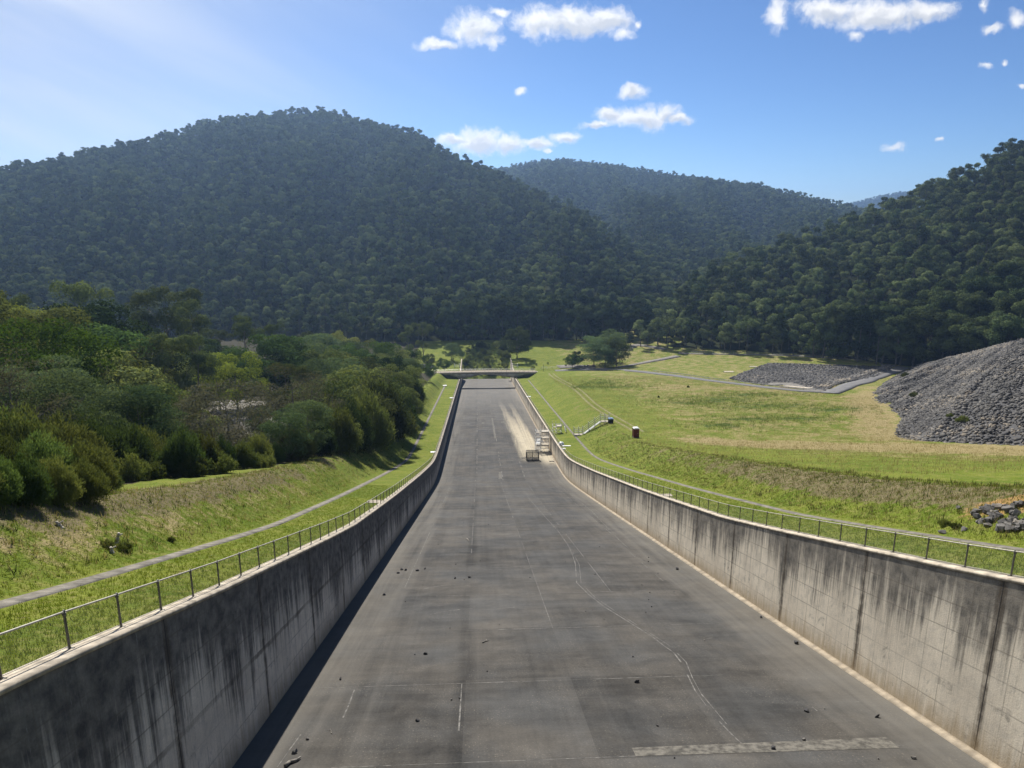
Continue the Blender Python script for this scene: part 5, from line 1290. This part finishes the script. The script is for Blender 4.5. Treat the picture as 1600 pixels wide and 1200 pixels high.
def slab(label, px, py, L, Wd, h=.16, mt='coping', name='pit_cover', cat='pit cover', rz=0.):
    p = hit(px, py); e = thing(name, label, cat, (p[0], p[1], gz(p[0], p[1])), math.atan2(SA, CA)+rz)
    mb = MB(); mb.box((0, 0, h*.3), (L+.16, Wd+.16, h)); mb.build('kerb', MT['drain'], e)
    mb = MB(); mb.box((0, 0, h*.9), (L, Wd, h*.5)); mb.build('lid', MT[mt], e, bevel=.02)
slab('white plank like slab on the grass just below the sheet bundle', 885, 697.4, 2.2, .5, .14, 'white')
slab('small white slab nearest the fence below the sheet bundle', 880, 702, 1.1, .7, .16, 'white')
slab('pale pit cover tucked against the left fence at mid length', 585, 786, 1.4, .8, .16, 'coping')
slab('pale pit cover by the left fence near the bend', 677, 707.5, 1.3, .9, .2, 'white'); slab('small pale pit cover high along the left fence', 706, 622.5, 1.7, 1.0, .25, 'white'); slab('pale pit cover on the left drain near the bridge', 695, 603.5, 1.9, 1.2, .4, 'white')
slab('pale pit cover tucked against the right fence', 1041, 776, 1.2, .7, .16, 'coping'); slab('pale pit cover by the right fence where it bends', 909, 729.5, 1.3, .8, .18, 'white'); slab('tiny pale pit cover high along the right fence', 826, 620.5, 1.7, 1.0, .25, 'white')
slab('pale concrete slab lying on the far green bank', 1139, 581.5, 5, 2.2, .3, 'coping', 'concrete_slab', 'slab'); slab('small pale slab near the rock basin on the far bank', 1177, 573.5, 4, 1.6, .3, 'coping', 'concrete_slab', 'slab')
# gate posts and low works beyond the bridge
def gate(label, px, py, k, W2, H, n=3):
    p = at_depth(px, k); p[2] = gz(p[0], p[1]); e = thing('steel_gate', label, 'gate', p)
    for x in (-W2/2, W2/2):
        mb = MB(); mb.box((x, 0, H/2), (.32, .32, H)); mb.box((x, 0, H+.06), (.4, .4, .12)); mb.build('post', MT['white'], e)
    mb = MB()
    for q in range(n): mb.box((0, 0, .4+q*(H-.6)/(n-1)), (W2-.4, .08, .12))
    mb.build('bar', MT['steel'], e)
gate('pale framed gate on the green strip behind the right half of the bridge', 805, 575, 420, 3., 2.2); gate('pale framed gate on the green strip behind the left half of the bridge', 714, 575, 420, 3., 2.0)
def post_fence(label, pts, H, gap, mt='steel', rails=(.5, .95)):
    P = []
    for a, b in zip(pts[:-1], pts[1:]):
        L = math.hypot(b[0]-a[0], b[1]-a[1]); n = max(1, int(L/gap)); P += [(a[0]+(b[0]-a[0])*i/n, a[1]+(b[1]-a[1])*i/n) for i in range(n)]
    P.append(pts[-1]); P = [Vector((x, y, gz(x, y))) for x, y in P]; e = thing('rail_fence', label, 'fence', P[0]); me = None
    for p in P:
        if me is None:
            mb = MB(); mb.tube((0,0,-.1), (0,0,H), .07, .07, 6); mb.tube((0,0,H), (0,0,H+.06), .09, .05, 6); o = mb.build('post', MT[mt], e); me = o.data
        else: o = link(bpy.data.objects.new('post', me), e)
        o.location = p-P[0]
    for f in rails:
        mb = MB()
        for a, b in zip(P[:-1], P[1:]): mb.tube(a-P[0]+Vector((0,0,H*f)), b-P[0]+Vector((0,0,H*f)), .04, .04, 5, False)
        mb.build('rail', MT[mt], e)
post_fence('thin rail fence on the grass right of the bridge', px_xy([(846,577),(872,576.5)]), 1.4, 3.)
post_fence('thin rail fence along the track below the right hill', px_xy([(1080,552.5),(1180,555),(1300,559),(1400,566)]), 1.5, 6.)
post_fence('thin rail fence left of the bridge', [tuple(at_depth(px, 402)[:2]) for px in (668, 712)], 1.5, 3.)
for q in range(34):
    t = -14.+28.*((q*.618) % 1); s = 441+40*(q/34); x, y = st2xy(s, t); z = gz(x, y)
    plant(('olive', 'tea_small', 'olive', 'bright')[q % 4], (x, y, z), rgk.uniform(2.4, 5.0), 'shrub on the slope beyond the bridge deck', 'shrubs on the slope beyond the bridge', rgk.uniform(.9, 1.3))
for px, py, H in ((668,570,2.4),(676,566,3.),(683,571,1.8),(689,565,2.6),(700,569,1.6),(707,564,2.2),(662,566,3.2),(697,575,1.5),(822,568,1.8),(838,571,1.5),(856,569,1.4),(884,572,1.3)):
    p = hit(px, py); plant('olive', (p[0], p[1], gz(p[0], p[1])), H, 'small rounded bush on the grass beyond the bridge', 'small bushes on the grass beyond the bridge', rgk.uniform(.9, 1.2))
for i, (px, py) in enumerate(((913,572.5),(917,573),(922,573.2),(926,572.8),(919,571.8))):
    h = hit(px, py); rock_thing((h[0], h[1], gz(h[0], h[1])+.3), .9+.2*(i % 2), 'boulder in the small pile beside the gravel yard', 'boulders beside the gravel yard', tint=.6)
p = at_depth(849, 393); p[2] = gz(p[0], p[1]); e = thing('lamp_post', 'slim dark post at the right end of the bridge', 'post', p)
mb = MB(); mb.tube((0,0,0), (0,0,4.2), .09, .06, 8); mb.build('pole', MT['post'], e); mb = MB(); mb.box((0, -.2, 4.25), (.22, .7, .14)); mb.build('lamp_head', MT['post'], e)
# ---------------------------------------------------------------- grass
MT['blade'] = mat_leaf('grass_blades', (.085, .135, .016), (.16, .185, .032), .35, (1.15, 1.1, .6)); MT['straw'] = mat_leaf('straw_blades', (.17, .15, .055), (.28, .235, .105), .3, (1.1, 1.05, .8)); MT['reed'] = mat_leaf('reed_blades', (.045, .075, .018), (.085, .115, .03), .3)
def tufts(name, S_, T_, h, mt, label, rg, nb=5, spread=.06):
    n = len(S_); x, y = st2xy(S_, T_); z = np.array([gz(a, b) for a, b in zip(x, y)]); base = np.repeat(np.stack([x, y, z], 1), nb, 0); m = n*nb
    base[:, :2] += rg.normal(0, spread, (m, 2)); base[:, 2] -= .02; a = rg.uniform(0, 6.28, m); hh = np.repeat(h, nb)*rg.uniform(.5, 1.15, m) if hasattr(h, '__len__') else h*rg.uniform(.5, 1.15, m)
    ln = rg.uniform(.15, .8, m)*hh; d = np.stack([np.cos(a), np.sin(a)], 1); wv = (.008+.05*hh*rg.uniform(.5, 1., m))
    V = np.zeros((m, 3, 3)); V[:, 0, :2] = base[:, :2]-d[:, ::-1]*np.array((1,-1))*wv[:, None]; V[:, 1, :2] = base[:, :2]+d[:, ::-1]*np.array((1,-1))*wv[:, None]; V[:, :2, 2] = base[:, 2:3]
    V[:, 2, :2] = base[:, :2]+d*ln[:, None]; V[:, 2, 2] = base[:, 2]+hh
    tn = np.repeat(np.repeat(rg.random(n), nb), 3)
    me = np_mesh(name, V.reshape(-1, 3), np.arange(3*m).reshape(-1, 3), MT[mt], False, {'tint': ('POINT', tn)})
    return tag(link(bpy.data.objects.new(name, me)), label, 'grass', None, 'stuff')
rgg = np.random.default_rng(8)
def samp(n, s0, s1, t0, t1, p=2.): s = s0+(s1-s0)*rgg.random(n)**p; return s, rgg.uniform(t0, t1, n)
def off_drain(s, t): k = np.abs(np.abs(t)-DRAIN) > .6; return s[k], t[k]
s, t = samp(36000, 11, 95, -28.5, -15.7, 1.8); s, t = off_drain(s, t); tufts('grass', s, t, .10+.07*rgg.random(len(s)), 'blade', 'short grass behind the left wall', rgg)
s, t = samp(34000, 18, 110, 15.7, 30, 1.8); s, t = off_drain(s, t); tufts('grass', s, t, .10+.08*rgg.random(len(s)), 'blade', 'short grass behind the right wall', rgg)
s, t = samp(2200, 14, 150, -29, -22.6, 1.5); tufts('grass', s, t, .16+.22*rgg.random(len(s)), 'straw', 'dry grass tussocks on the left slope', rgg, 6, .1)
s, t = samp(1200, 14, 170, -29, -22.6, 1.4); tufts('grass', s, t, .16+.24*rgg.random(len(s)), 'reed', 'dark tussocks on the left slope', rgg, 7, .14)
s, t = samp(4500, 30, 170, 22.6, 31, 1.3); tufts('grass', s, t, .15+.22*rgg.random(len(s)), 'straw', 'dry grass tussocks on the right slope', rgg, 6, .12)
s, t = samp(2200, 30, 190, 22.6, 31, 1.2); tufts('grass', s, t, .2+.25*rgg.random(len(s)), 'reed', 'dark tussocks on the right slope', rgg, 7, .16)
# straw and reeds of the meadow
n = 40000; t = rgg.uniform(30, 150, n); s = rgg.uniform(60, 345, n); x, y = st2xy(s, t); k = ((x-RIM_A[0])*RIM_N[0]+(y-RIM_A[1])*RIM_N[1] < -6) & (x < .8*y) & ~((x > 80.7+(y-133.5)*.428) & (x > 78)); s, t = s[k], t[k]
tufts('grass', s, t, .22+.25*rgg.random(len(s)), 'straw', 'straw coloured meadow grass', rgg, 6, .3)
cl = []
for (sc, tc, sa, ta, m) in [r+(int(r[2]*r[3]*4.2),) for r in RB]:
    cl.append(np.stack([rgg.normal(sc, sa, m), rgg.normal(tc, ta, m)], 1))
cl = np.concatenate(cl); k = cl[:, 1] > 33; x, y = st2xy(cl[:, 0], cl[:, 1]); k &= ((x-RIM_A[0])*RIM_N[0]+(y-RIM_A[1])*RIM_N[1] < -6) & ~((x > 80.7+(y-133.5)*.428) & (x > 78)); cl = cl[k]
tufts('grass', cl[:, 0], cl[:, 1], .45+.4*rgg.random(len(cl)), 'reed', 'dark green reed beds in the meadow', rgg, 9, .4)
# ---------------------------------------------------------------- the air
mb = MB(); mb.box((0, 2600, 45), (7600, 5500, 290)); m, nt = mat('air')
pv = N(nt, 'ShaderNodeVolumePrincipled', {'Color': (.40, .62, 1., 1), 'Density': .00012, 'Anisotropy': .62})
nt.nodes.new('ShaderNodeOutputMaterial'); nt.links.new(pv.outputs[0], nt.nodes['Material Output'].inputs['Volume'])
tag(mb.build('haze', m), 'thin bluish air over the valley', 'haze', None, 'stuff')
